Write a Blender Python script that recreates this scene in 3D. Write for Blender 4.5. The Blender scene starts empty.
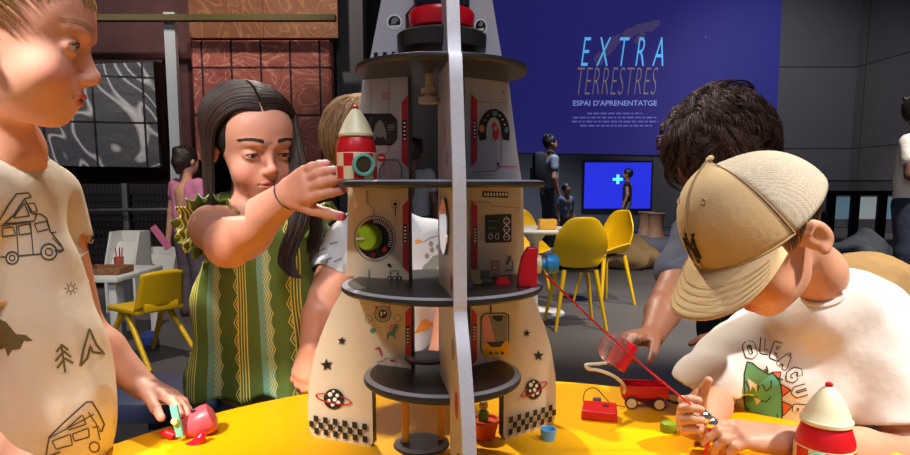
import bpy, bmesh, math, random
import numpy as np
from mathutils import Vector, Matrix, Euler
from mathutils.bvhtree import BVHTree
from mathutils.geometry import delaunay_2d_cdt
S = bpy.context.scene
COL = S.collection
# ------------------------------------------------------------------ camera
FPX, CX, CY, PITCH, CAMZ = 640.0, 455.0, 262.0, math.radians(7.0), 1.0
cd = bpy.data.cameras.new('camera'); cam = bpy.data.objects.new('camera', cd); COL.objects.link(cam)
cd.sensor_width = 36; cd.lens = FPX/910*36; cd.shift_y = (CY-227.5)/910
cd.clip_start = .02; cd.clip_end = 80
cam.location = (0, 0, CAMZ); cam.rotation_euler = (math.radians(90)-PITCH, 0, 0)
S.camera = cam
# ------------------------------------------------------------------ world, lights, exposure
w = bpy.data.worlds.new('world'); S.world = w; w.use_nodes = True
w.node_tree.nodes['Background'].inputs[0].default_value = (.62, .66, .8, 1)
w.node_tree.nodes['Background'].inputs[1].default_value = .15
vs = S.view_settings
vs.view_transform = 'Standard'; vs.look = 'None'; vs.exposure = 0.18; vs.gamma = 1; vs.use_curve_mapping = False
def spot(name, loc, to, power, col, size=60, blend=.6, rad=.08):
    l = bpy.data.lights.new(name, 'SPOT'); l.energy = power; l.color = col; l.spot_size = math.radians(size); l.spot_blend = blend
    l.shadow_soft_size = rad
    o = bpy.data.objects.new(name, l); COL.objects.link(o); o.location = loc
    o.rotation_euler = (Vector(to)-Vector(loc)).to_track_quat('-Z', 'Y').to_euler(); return o
def area(name, loc, to, power, col, sx, sy):
    l = bpy.data.lights.new(name, 'AREA'); l.energy = power; l.color = col; l.shape = 'RECTANGLE'; l.size = sx; l.size_y = sy
    o = bpy.data.objects.new(name, l); COL.objects.link(o); o.location = loc
    o.rotation_euler = (Vector(to)-Vector(loc)).to_track_quat('-Z', 'Y').to_euler(); return o
spot('spot_key_right', (1.7, .2, 2.8), (.62, 1.05, .75), 380, (1, .94, .87), 19, .6, .05)
spot('spot_key_left', (-1.25, -.8, 2.9), (-.60, .92, .95), 760, (1, .95, .91), 18, .8, .16)
spot('spot_back', (-.75, 2.7, 3.4), (-.05, .95, .6), 400, (1, .91, .78), 38, .5, .05)
area('ceiling_fill', (.2, -.4, 3.6), (.1, 1.2, .7), 52, (.95, .93, 1), 1.6, 1.2)
spot('spot_relief', (-1.6, 3.6, 4.6), (-1.9, 6.4, 3.3), 470, (1, .82, .70), 46, .7, .1)
spot('spot_panel', (-3.2, 3.6, 4.2), (-3.9, 6.0, 2.0), 330, (1, .93, .9), 60, .7, .1)
spot('spot_chairs', (1.6, 3.2, 4.2), (1.0, 4.7, .4), 560, (1, .88, .7), 40, .7, .1)
spot('spot_left_table', (-1.2, 2.0, 4.0), (-2.0, 4.2, .4), 380, (1, .9, .76), 45, .7, .1)
spot('spot_lounge', (3.4, 3.2, 4.4), (2.9, 5.0, .4), 1100, (1, .9, .75), 60, .8, .1)
spot('spot_far', (2.0, 9.5, 4.6), (1.6, 11.5, .2), 1300, (.75, .82, 1), 75, .8, .2)
spot('spot_right_wall', (6.6, 8.2, 4.8), (8.4, 10.2, 1.9), 900, (1, .9, .8), 50, .9, .2)  # added to brighten the right wall

spot('spot_concrete', (5.5, 10.0, 5.4), (7.0, 14.4, 2.2), 560, (.95, .92, .95), 80, .9, .3)  # added to lift the dark concrete of the back wall

# ------------------------------------------------------------------ pixel helpers
RC = Matrix.Rotation(math.radians(90)-PITCH, 3, 'X')
def ray(px, py):
    return (RC @ Vector(((px-CX)/FPX, -(py-CY)/FPX, -1))).normalized()
def W(px, py, Y):
    r = ray(px, py); return Vector((0, 0, CAMZ)) + r*(Y/r.y)
def onplane(px, py, p0, n, off=0.0):
    r = ray(px, py); o = Vector((0, 0, CAMZ)); t = (Vector(p0)-o).dot(n)/r.dot(n); return o+r*t+Vector(n)*off
# ------------------------------------------------------------------ materials
def lin(c):
    return tuple(((v/255)/12.92 if v/255 <= .04045 else ((v/255+.055)/1.055)**2.4) for v in c)
MATS = {}
def mat(name, col, rough=.55, metal=0, noise=None, bump=None, emis=None, trans=0, ior=1.45, coat=0, sss=0, spec=.5, attr=False, alpha=1, aniso=None):
    if name in MATS: return MATS[name]
    m = bpy.data.materials.new(name); m.use_nodes = True; nt = m.node_tree; b = nt.nodes['Principled BSDF']
    c = (*lin(col), 1); b.inputs['Base Color'].default_value = c
    b.inputs['Roughness'].default_value = rough; b.inputs['Metallic'].default_value = metal
    b.inputs['IOR'].default_value = ior; b.inputs['Transmission Weight'].default_value = trans
    b.inputs['Coat Weight'].default_value = coat; b.inputs['Specular IOR Level'].default_value = spec
    b.inputs['Alpha'].default_value = alpha
    if sss:
        b.inputs['Subsurface Weight'].default_value = sss; b.inputs['Subsurface Radius'].default_value = (1, .35, .2); b.inputs['Subsurface Scale'].default_value = .006
    if emis: b.inputs['Emission Color'].default_value = (*lin(emis[0]), 1); b.inputs['Emission Strength'].default_value = emis[1]
    src = None
    tc = nt.nodes.new('ShaderNodeTexCoord')
    if attr:
        a = nt.nodes.new('ShaderNodeAttribute'); a.attribute_name = 'Col'; src = a.outputs['Color']; nt.links.new(src, b.inputs['Base Color'])
    if noise:
        n = nt.nodes.new('ShaderNodeTexNoise'); n.inputs['Scale'].default_value = noise[0]; n.inputs['Detail'].default_value = 4
        nt.links.new(tc.outputs['Object'], n.inputs['Vector'])
        mp = nt.nodes.new('ShaderNodeMapRange'); mp.inputs[1].default_value = .3; mp.inputs[2].default_value = .7
        mp.inputs[3].default_value = 1-noise[1]; mp.inputs[4].default_value = 1+noise[1]
        nt.links.new(n.outputs['Fac'], mp.inputs[0])
        x = nt.nodes.new('ShaderNodeVectorMath'); x.operation = 'SCALE'
        if src: nt.links.new(src, x.inputs[0])
        else: x.inputs[0].default_value = c[:3]
        nt.links.new(mp.outputs[0], x.inputs['Scale']); nt.links.new(x.outputs[0], b.inputs['Base Color'])
    if bump:
        n = nt.nodes.new('ShaderNodeTexNoise'); n.inputs['Scale'].default_value = bump[0]; n.inputs['Detail'].default_value = 3
        nt.links.new(tc.outputs['Object'], n.inputs['Vector'])
        bp = nt.nodes.new('ShaderNodeBump'); bp.inputs['Strength'].default_value = bump[1]; bp.inputs['Distance'].default_value = bump[2]
        nt.links.new(n.outputs['Fac'], bp.inputs['Height']); nt.links.new(bp.outputs[0], b.inputs['Normal'])
    MATS[name] = m; return m
# ------------------------------------------------------------------ objects
def tag(o, label=None, cat=None, group=None, kind=None):
    if label: o['label'] = label
    if cat: o['category'] = cat
    if group: o['group'] = group
    if kind: o['kind'] = kind
    return o
def thing(name, label, cat, loc, group=None, rz=0):
    o = bpy.data.objects.new(name, None); COL.objects.link(o); o.location = loc; o.rotation_euler = (0, 0, rz); o.empty_display_size = .05
    return tag(o, label, cat, group)
def rootloc(p):
    while p.parent: p = p.parent
    return Vector(p.location)
def link(name, me, parent=None, local=False, mats=()):
    o = bpy.data.objects.new(name, me); COL.objects.link(o)
    for m in mats: me.materials.append(m)
    if parent:
        o.parent = parent
        if not local: me.transform(Matrix.Translation(-rootloc(parent)))
    else:
        vs_ = [v.co for v in me.vertices]
        if vs_ and not local:
            c = sum(vs_, Vector())/len(vs_); z = min(v.z for v in vs_); base = Vector((c.x, c.y, z))
            me.transform(Matrix.Translation(-base)); o.location = base
    return o
class MB:
    def __init__(s, sm=True): s.v = []; s.f = []; s.m = []; s.sm = sm
    def add(s, vs_, fs, mi=0):
        n = len(s.v); s.v += [tuple(v) for v in vs_]; s.f += [tuple(i+n for i in f) for f in fs]; s.m += [mi]*len(fs); return s
    def box(s, c, d, mi=0, M=None, bev=0):
        bm = bmesh.new(); bmesh.ops.create_cube(bm, size=1)
        for v in bm.verts: v.co = Vector((v.co.x*d[0], v.co.y*d[1], v.co.z*d[2]))
        if bev: bmesh.ops.bevel(bm, geom=bm.edges[:]+bm.verts[:], offset=bev, segments=2, profile=.6, affect='EDGES')
        bm.verts.index_update(); M = M or Matrix.Identity(4)
        s.add([M @ (v.co) + Vector(c) if M.is_identity else (Matrix.Translation(c) @ M) @ v.co for v in bm.verts], [[v.index for v in f.verts] for f in bm.faces], mi); bm.free(); return s
    def lathe(s, prof, c=(0, 0, 0), n=32, M=None, mi=0, a0=0, a1=2*math.pi, capped=True):
        full = abs(a1-a0-2*math.pi) < 1e-6; k = n if full else n+1; vs_ = []
        for (r, z) in prof:
            for i in range(k):
                a = a0+(a1-a0)*i/n; vs_.append(Vector((r*math.cos(a), r*math.sin(a), z)))
        fs = []
        for j in range(len(prof)-1):
            for i in range(n):
                i2 = (i+1) % k; fs.append((j*k+i, j*k+i2, (j+1)*k+i2, (j+1)*k+i))
        if capped and full:
            fs.append(tuple(range(k))[::-1]); fs.append(tuple((len(prof)-1)*k+i for i in range(k)))
        T = Matrix.Translation(c) @ (M.to_4x4() if M else Matrix.Identity(4))
        return s.add([T @ v for v in vs_], fs, mi)
    def tube(s, pts, r, n=8, mi=0, cap=True):
        pts = [Vector(p) for p in pts]; R = r if hasattr(r, '__len__') else [r]*len(pts); vs_ = []; fs = []; up = None
        for i, p in enumerate(pts):
            t = (pts[min(i+1, len(pts)-1)]-pts[max(i-1, 0)]).normalized()
            if up is None: up = Vector((0, 0, 1)) if abs(t.z) < .9 else Vector((1, 0, 0))
            x = t.cross(up).normalized(); y = x.cross(t).normalized(); up = y
            for k in range(n):
                a = 2*math.pi*k/n; vs_.append(p+(x*math.cos(a)+y*math.sin(a))*R[i])
        for i in range(len(pts)-1):
            for k in range(n): fs.append((i*n+k, i*n+(k+1) % n, (i+1)*n+(k+1) % n, (i+1)*n+k))
        if cap: fs.append(tuple(range(n))); fs.append(tuple((len(pts)-1)*n+k for k in range(n))[::-1])
        return s.add(vs_, fs, mi)
    def prism(s, poly, ext, mi=0):
        """poly: 3D points of a planar outline, ext: extrusion vector"""
        n = len(poly); ext = Vector(ext); A = [Vector(p) for p in poly]
        return s.add(A+[a+ext for a in A], [tuple(range(n)), tuple(range(2*n-1, n-1, -1))]+[(i, i+n, (i+1) % n+n, (i+1) % n) for i in range(n)], mi)
    def face(s, pts, mi=0): return s.add(pts, [tuple(range(len(pts)))], mi)
    def mesh(s, name, M=None):
        me = bpy.data.meshes.new(name); me.from_pydata(s.v, [], s.f)
        me.polygons.foreach_set('material_index', s.m)
        bm = bmesh.new(); bm.from_mesh(me)
        if M: bm.transform(M)
        bmesh.ops.recalc_face_normals(bm, faces=bm.faces[:]) if s.sm != 'raw' else None
        bm.to_mesh(me); bm.free()
        if s.sm:
            me.polygons.foreach_set('use_smooth', [True]*len(me.polygons)); 
            try: me.set_sharp_from_angle(angle=math.radians(38))
            except Exception: pass
        return me
    def build(s, name, mats, parent=None, local=False):
        if not isinstance(mats, (list, tuple)): mats = [mats]
        return link(name, s.mesh(name), parent, local, mats)
def struct(name, mb, m): return tag(mb.build(name, m), kind='structure')
def dup(root, loc, rz, label=None):
    def cp(o, parent):
        c = o.copy(); COL.objects.link(c); c.parent = parent
        for ch in list(kids.get(o.name, [])): cp(ch, c)
        return c
    kids = {}
    for o in bpy.data.objects:
        if o.parent: kids.setdefault(o.parent.name, []).append(o)
    r = cp(root, None); r.location = loc; r.rotation_euler = (0, 0, rz)
    if label: r['label'] = label
    return r
def smooth_path(pts, n=6):
    P = [Vector(p) for p in pts]; out = []
    for i in range(len(P)-1):
        a, b, c, d = P[max(i-1, 0)], P[i], P[i+1], P[min(i+2, len(P)-1)]
        for k in range(n):
            t = k/n; out.append(.5*((2*b)+(c-a)*t+(2*a-5*b+4*c-d)*t*t+(-a+3*b-3*c+d)*t**3))
    out.append(P[-1]); return out
def text_polys(txt, size=1.0, shear=0.0, sx=1.0, bold=0.0, align='CENTER', gap=1.0):
    cu = bpy.data.curves.new('t', 'FONT'); cu.body = txt; cu.size = size; cu.shear = shear; cu.align_x = align; cu.align_y = 'CENTER'; cu.resolution_u = 3
    cu.space_character = gap; cu.fill_mode = 'BOTH'; cu.offset = bold
    o = bpy.data.objects.new('t', cu); COL.objects.link(o); dg = bpy.context.evaluated_depsgraph_get(); dg.update()
    me = bpy.data.meshes.new_from_object(o.evaluated_get(dg))
    vs_ = [Vector((v.co.x*sx, v.co.y, 0)) for v in me.vertices]; fs = [tuple(p.vertices) for p in me.polygons]
    bpy.data.objects.remove(o); bpy.data.meshes.remove(me); bpy.data.curves.remove(cu); return vs_, fs
# ------------------------------------------------------------------ implicit surfaces
class Field:
    def __init__(s): s.pr = []
    def cap(s, a, b, ra, rb, k=.01, sub=False):
        s.pr.append(('c', np.array(a, float), np.array(b, float), ra, rb, k, sub)); return s
    def path(s, pts, rs, k=.01):
        for i in range(len(pts)-1): s.cap(pts[i], pts[i+1], rs[i], rs[i+1], k)
        return s
    def ell(s, c, r, k=.01, sub=False, R=None):
        s.pr.append(('e', np.array(c, float), np.array(r, float), np.array(R if R else Matrix.Identity(3), float), None, k, sub)); return s
    def plane(s, p, n, k=.003):  # keeps the side away from n
        s.pr.append(('p', np.array(p, float), np.array(Vector(n).normalized(), float), None, None, k, True)); return s
    def cut(s, c, n, R):  # removes what lies ahead of the plane at c, within R
        s.pr.append(('h', np.array(c, float), np.array(Vector(n).normalized(), float), R, None, .002, True)); return s
    def cuff(s, a, b, r, wall=.005):  # opens a sleeve at b
        a, b = Vector(a), Vector(b); n = (b-a).normalized(); s.cut(b, n, r*1.5); s.cap(b-n*.010, b+n*.04, r-wall, r-wall, .002, True); return s
    def bounds(s):
        lo = np.full(3, 1e9); hi = -lo
        for q in s.pr:
            if q[6]: continue
            if q[0] == 'c':
                for c, r in ((q[1], q[3]), (q[2], q[4])): lo = np.minimum(lo, c-r); hi = np.maximum(hi, c+r)
            elif q[0] == 'e': m = q[2].max(); lo = np.minimum(lo, q[1]-m); hi = np.maximum(hi, q[1]+m)
        return lo, hi
    def grid(s, lo, hi, h, warp=None):
        n = np.ceil((hi-lo)/h).astype(int)+1; D = np.full(n, .05, np.float32)
        ax = [(lo[i]+h*np.arange(n[i])).astype(np.float32) for i in range(3)]
        for q in s.pr:
            k = q[5]
            if q[0] == 'p': a, b = lo, hi
            elif q[0] == 'h': a, b = q[1]-q[3], q[1]+q[3]
            elif q[0] == 'c': a = np.minimum(q[1]-q[3], q[2]-q[4]); b = np.maximum(q[1]+q[3], q[2]+q[4])
            else: m = q[2].max(); a, b = q[1]-m, q[1]+m
            mg = k+3*h; i0 = np.clip(np.floor((a-mg-lo)/h).astype(int), 0, n); i1 = np.clip(np.ceil((b+mg-lo)/h).astype(int)+1, 0, n)
            if (i1 <= i0).any(): continue
            sl = tuple(slice(i0[i], i1[i]) for i in range(3))
            X = ax[0][sl[0]][:, None, None]; Y = ax[1][sl[1]][None, :, None]; Z = ax[2][sl[2]][None, None, :]
            if q[0] == 'p': d = (X-q[1][0])*q[2][0]+(Y-q[1][1])*q[2][1]+(Z-q[1][2])*q[2][2]; A = D[sl]; H = np.maximum(k-np.abs(A-d), 0)/k; D[sl] = np.maximum(A, d)+H*H*k*.25; continue
            if q[0] == 'h':
                d = np.maximum(np.sqrt((X-q[1][0])**2+(Y-q[1][1])**2+(Z-q[1][2])**2)-q[3], -((X-q[1][0])*q[2][0]+(Y-q[1][1])*q[2][1]+(Z-q[1][2])*q[2][2]))
            elif q[0] == 'c':
                A0, B0 = q[1], q[2]; ba = B0-A0; L2 = max((ba**2).sum(), 1e-12)
                px, py, pz = X-A0[0], Y-A0[1], Z-A0[2]
                t = np.clip((px*ba[0]+py*ba[1]+pz*ba[2])/L2, 0, 1)
                d = np.sqrt((px-t*ba[0])**2+(py-t*ba[1])**2+(pz-t*ba[2])**2)-(q[3]+(q[4]-q[3])*t)
            else:
                R = q[3].T; px, py, pz = X-q[1][0], Y-q[1][1], Z-q[1][2]; r = q[2]
                u = [(R[i, 0]*px+R[i, 1]*py+R[i, 2]*pz)/r[i] for i in range(3)]
                k0 = np.sqrt(u[0]**2+u[1]**2+u[2]**2); k1 = np.sqrt((u[0]/r[0])**2+(u[1]/r[1])**2+(u[2]/r[2])**2)+1e-6
                d = k0*(k0-1)/k1
            A = D[sl]
            if q[6]:
                H = np.maximum(k-np.abs(A+d), 0)/k; D[sl] = np.maximum(A, -d)+H*H*k*.25
            else:
                H = np.maximum(k-np.abs(A-d), 0)/k; D[sl] = np.minimum(A, d)-H*H*k*.25
        if warp is not None: D = D+warp(ax[0][:, None, None], ax[1][None, :, None], ax[2][None, None, :]).astype(np.float32)
        D[0], D[-1], D[:, 0], D[:, -1], D[:, :, 0], D[:, :, -1] = (.01,)*6
        return D
def surfnet(D, lo, h):
    Sg = D < 0; n = np.array(D.shape)-1
    c = np.zeros(n, np.int8)
    cor = [(i, j, k) for i in (0, 1) for j in (0, 1) for k in (0, 1)]
    for (i, j, k) in cor: c += Sg[i:n[0]+i, j:n[1]+j, k:n[2]+k]
    act = (c > 0) & (c < 8); ids = np.full(n, -1, np.int64); I = np.argwhere(act); ids[act] = np.arange(len(I))
    acc = np.zeros((len(I), 3)); cnt = np.zeros(len(I))
    for a in cor:
        for ax in range(3):
            if a[ax]: continue
            b = list(a); b[ax] = 1
            va = D[I[:, 0]+a[0], I[:, 1]+a[1], I[:, 2]+a[2]]; vb = D[I[:, 0]+b[0], I[:, 1]+b[1], I[:, 2]+b[2]]
            x = (va < 0) != (vb < 0); t = np.where(x, va/np.where(x, va-vb, 1), 0)
            p = np.tile(np.array(a, float), (len(I), 1)); p[:, ax] += t; acc[x] += p[x]; cnt[x] += 1
    V = lo+h*(I+acc/cnt[:, None]); F = []
    for ax in range(3):
        o1, o2 = [(1, 2), (2, 0), (0, 1)][ax]
        s0 = [slice(None)]*3; s1 = [slice(None)]*3; s0[ax] = slice(0, -1); s1[ax] = slice(1, None)
        e = Sg[tuple(s0)] != Sg[tuple(s1)]; E = np.argwhere(e); sg = Sg[tuple(s0)][e]
        ok = (E[:, o1] > 0) & (E[:, o2] > 0) & (E[:, o1] < n[o1]) & (E[:, o2] < n[o2]); E = E[ok]; sg = sg[ok]
        def g(d1, d2):
            G = E.copy(); G[:, o1] += d1; G[:, o2] += d2; return ids[G[:, 0], G[:, 1], G[:, 2]]
        q = np.stack([g(-1, -1), g(0, -1), g(0, 0), g(-1, 0)], 1); q[~sg] = q[~sg][:, ::-1]; F.append(q)
    return V, np.concatenate(F)
def relax(V, F, it=2, lam=.5):
    E = np.concatenate([F[:, [i, (i+1) % 4]] for i in range(4)]); n = len(V)
    for _ in range(it):
        s = np.zeros((n, 3)); c = np.bincount(E.ravel(), minlength=n)[:, None]
        for j in range(3): s[:, j] = np.bincount(E[:, 0], V[E[:, 1], j], n)+np.bincount(E[:, 1], V[E[:, 0], j], n)
        V = V+(s/np.maximum(c, 1)-V)*lam
    return V
def solid(field, regions, warp=None, rx=1):
    """regions: [(lo, hi, voxel)] with None for the field's own bounds"""
    VV = []; FF = []; n = 0; L, H = field.bounds()
    for lo, hi, h in regions:
        lo = L-.012 if lo is None else np.maximum(np.array(lo, float), L-.012); hi = H+.012 if hi is None else np.minimum(np.array(hi, float), H+.012)
        if (hi <= lo+2*h).any(): continue
        V, F = surfnet(field.grid(lo, hi, h, warp), lo, h)
        if len(V) == 0: continue
        V = relax(V, F, rx); VV.append(V); FF.append(F+n); n += len(V)
    return np.concatenate(VV), np.concatenate(FF)
def npmesh(name, V, F):
    me = bpy.data.meshes.new(name); me.vertices.add(len(V)); me.vertices.foreach_set('co', V.astype(np.float32).ravel())
    me.loops.add(F.size); me.loops.foreach_set('vertex_index', F.astype(np.int32).ravel())
    me.polygons.add(len(F)); me.polygons.foreach_set('loop_start', np.arange(0, F.size, F.shape[1], dtype=np.int32))
    me.polygons.foreach_set('use_smooth', np.ones(len(F), bool)); me.update(calc_edges=True); me.validate(); return me
def paint(me, V, base, spots):
    """natural colouring of skin (lips, brows, nails): spots (centre, radii, rot, colour, strength)"""
    C = np.tile(np.array(lin(base)), (len(V), 1))
    for c, r, R, col, st in spots:
        P = (V-np.array(c, float)) @ np.array(R if R else Matrix.Identity(3), float)
        d = np.sqrt(((P/np.array(r, float))**2).sum(1)); wt = np.clip((1.25-d)/.5, 0, 1)*st
        C = C*(1-wt[:, None])+np.array(lin(col))*wt[:, None]
    a = me.color_attributes.new('Col', 'FLOAT_COLOR', 'POINT'); a.data.foreach_set('color', np.concatenate([C, np.ones((len(V), 1))], 1).astype(np.float32).ravel())
# surface prints -------------------------------------------------------------
class Print:
    """strokes and fills drawn in photo coordinates, laid on a real surface"""
    def __init__(s, V, F, off=.0007): s.t = BVHTree.FromPolygons([tuple(v) for v in V], [tuple(int(i) for i in f) for f in F]); s.off = off
    def hit(s, px, py):
        p, n, i, d = s.t.ray_cast(Vector((0, 0, CAMZ)), ray(px, py))
        if p is None: return None, None
        r = ray(px, py)
        if n.dot(r) > 0: n = -n
        return p, n
    def stroke(s, mb, pts, w, mi, closed=False, step=1.5, off=None):
        P = [Vector((p[0], p[1])) for p in pts]
        if closed: P.append(P[0])
        Q = []
        for a, b in zip(P[:-1], P[1:]):
            k = max(1, int((b-a).length/step)); Q += [a+(b-a)*i/k for i in range(k)]
        Q.append(P[-1]); rows = []; off = s.off if off is None else off
        for i, q in enumerate(Q):
            t = Q[min(i+1, len(Q)-1)]-Q[max(i-1, 0)]
            if t.length < 1e-6: continue
            t.normalize(); nn = Vector((-t.y, t.x))*w/2; r = []
            for sg in (-1, 1):
                p, n = s.hit(q.x+sg*nn.x, q.y+sg*nn.y); r.append(None if p is None else p+n*off)
            rows.append(r)
        for a, b in zip(rows[:-1], rows[1:]):
            if None in a or None in b: continue
            if (a[0]-b[0]).length > .03 or (a[0]-a[1]).length > .03: continue
            mb.add([a[0], a[1], b[1], b[0]], [(0, 1, 2, 3)], mi)
    def fill(s, mb, poly, mi, step=2.0, off=None):
        off = s.off*.6 if off is None else off
        P = [Vector(p) for p in poly]; n = len(P); B = []
        for i in range(n):
            a, b = P[i], P[(i+1) % n]; k = max(1, int((b-a).length/step)); B += [a+(b-a)*j/k for j in range(k)]
        xs = [p.x for p in B]; ys = [p.y for p in B]; inn = []
        def inside(x, y):
            c = False
            for i in range(n):
                a, b = P[i], P[(i+1) % n]
                if (a.y > y) != (b.y > y) and x < (b.x-a.x)*(y-a.y)/(b.y-a.y)+a.x: c = not c
            return c
        y = min(ys)+step/2
        while y < max(ys):
            x = min(xs)+step/2
            while x < max(xs):
                if inside(x, y) and min((q-Vector((x, y))).length for q in B) > step*.4: inn.append(Vector((x, y)))
                x += step
            y += step
        nb = len(B); v, e, f, _, _, _ = delaunay_2d_cdt(B+inn, [], [tuple(range(nb))], 1, 1e-5)
        H = [s.hit(q.x, q.y) for q in v]
        fs = [t for t in f if all(H[i][0] is not None for i in t) and max((H[t[0]][0]-H[i][0]).length for i in t) < .04]
        used = sorted({i for t in fs for i in t}); mp = {i: j for j, i in enumerate(used)}
        mb.add([H[i][0]+H[i][1]*off for i in used], [tuple(mp[i] for i in t) for t in fs], mi)
def circ(cx, cy, rx, ry=None, n=16, a0=0, a1=360):
    ry = ry or rx; full = abs(a1-a0) >= 360; m = n if full else n+1
    return [(cx+rx*math.cos(math.radians(a0+(a1-a0)*i/n)), cy+ry*math.sin(math.radians(a0+(a1-a0)*i/n))) for i in range(m)]
def star(cx, cy, r, rot=0):
    return [(cx+(r if i % 2 == 0 else r*.42)*math.sin(math.radians(36*i+rot)), cy-(r if i % 2 == 0 else r*.42)*math.cos(math.radians(36*i+rot))) for i in range(10)]
def cloth_obj(name, V, F, pm, mats, parent):
    """a solid() surface plus its printed pattern in one mesh"""
    nv = len(V); 
    verts = np.concatenate([V, np.array(pm.v)]) if pm and pm.v else V
    me = bpy.data.meshes.new(name)
    me.from_pydata([tuple(x) for x in verts], [], [tuple(int(i) for i in f) for f in F]+([tuple(i+nv for i in f) for f in pm.f] if pm else []))
    me.polygons.foreach_set('use_smooth', [True]*len(me.polygons))
    me.polygons.foreach_set('material_index', [0]*len(F)+(pm.m if pm else []))
    return link(name, me, parent, False, mats)
# ------------------------------------------------------------------ anatomy
def headM(px, py, Y, yaw, pitch, roll=0, s=1.0):
    R = Matrix.Rotation(math.radians(yaw), 4, 'Z') @ Matrix.Rotation(math.radians(pitch), 4, 'X') @ Matrix.Rotation(math.radians(roll), 4, 'Y')
    return Matrix.Translation(W(px, py, Y)) @ R @ Matrix.Scale(s, 4)
def head(F, M, s=1.0, eye=.0062, pout=0.0, full=1.0, lid=0.0, sad=0.0):
    """child's head, face towards local -Y; returns colour spots"""
    R3 = (M.to_3x3() @ Matrix.Scale(1/s, 3)); P = lambda x, y, z: M @ Vector((x, y, z))
    def E(c, r, k=.01, sub=False, e=(0, 0, 0)): F.ell(P(*c), [v*s for v in r], k*s, sub, R3 @ Euler([math.radians(a) for a in e]).to_matrix())
    def K(a, b, ra, rb, k=.008, sub=False): F.cap(P(*a), P(*b), ra*s, rb*s, k*s, sub)
    E((0, .014, .026), (.073, .089, .072)); E((0, -.022, -.03), (.053*full, .058, .064), .03); E((0, -.040, .030), (.057, .0445, .047), .03)
    E((0, -.060, -.088), (.017, .018, .014), .03); E((0, -.028, -.072), (.036*full, .042, .024), .03)
    for x in (-1, 1):
        E((x*.034, -.054, -.044), (.024*full, .025, .026), .02)
        E((x*.027, -.0775, .0130), (.016, .0065, .006), .014, False, (0, 0, x*24))                       # brow ridge
        E((x*.0305, -.089, -.007), (.019, .0115, .0115), .010, True)               # socket
        E((x*.030, -.0675, -.008), (.0160, .0158, .0145), .003)                    # lids
        z = -.008-lid; K((x*.0195, -.0815, z-.0005), (x*.0300, -.0845, z+.0004), .0030, eye, .0012, True); K((x*.0300, -.0845, z+.0004), (x*.0410, -.0785, z+.0004), eye, .0026, .0012, True)
        K((x*.018, -.083, z+eye+.0042), (x*.030, -.0865, z+eye+.0058), .0006, .0009, .0025, True); K((x*.030, -.0865, z+eye+.0058), (x*.0425, -.080, z+eye+.003), .0009, .0006, .0025, True)   # lid crease
        E((x*.0745, .016, -.014), (.0075, .019, .029), .006, False, (12, 0, x*-22)); E((x*.0835, .012, -.010), (.0062, .0105, .019), .004, True, (12, 0, x*-22))
        K((x*.0790, .006, -.004), (x*.0805, .020, .002), .0022, .0022, .003)
        E((x*.079, .0125, -.036), (.005, .009, .008), .005, False)
        E((x*.0098, -.0905, -.0385), (.0062, .0075, .0052), .004); E((x*.0050, -.0945, -.0428), (.0029, .0042, .0022), .002, True)
    K((0, -.080, -.002), (0, -.0955, -.031), .0048, .0075, .012); E((0, -.0975, -.0340), (.0078, .0072, .0068), .007)
    E((0, -.067, -.060), (.025, .020, .020), .018)
    m = -.063; p = pout
    E((-.0055, -.0855-p, m+.0038), (.0110, .0065, .0036), .003, False, (0, -6, 0)); E((.0055, -.0855-p, m+.0038), (.0110, .0065, .0036), .003, False, (0, 6, 0)); E((0, -.0845-p, m-.0050), (.0135, .0070, .0044), .003)
    E((0, -.0935-p, m-.0004), (.0190, .0085, .0010), .0015, True)
    for x in (-1, 1): E((x*.0185, -.0800, m-.0008-sad), (.0022, .003, .0014), .004, True)
    lip = (182, 82, 80)
    sp = [(P(0, -.088-p, m+.0034), [v*s for v in (.0165, .012, .0044)], R3, lip, .85), (P(0, -.087-p, m-.0050), [v*s for v in (.0140, .012, .0052)], R3, lip, .85),
          (P(.038, -.062, -.046), [.021*s]*3, R3, (226, 110, 96), .28), (P(-.038, -.062, -.046), [.021*s]*3, R3, (226, 110, 96), .28),
          (P(0, -.100, -.036), [.009*s]*3, R3, (222, 110, 96), .25)]
    return sp
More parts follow.
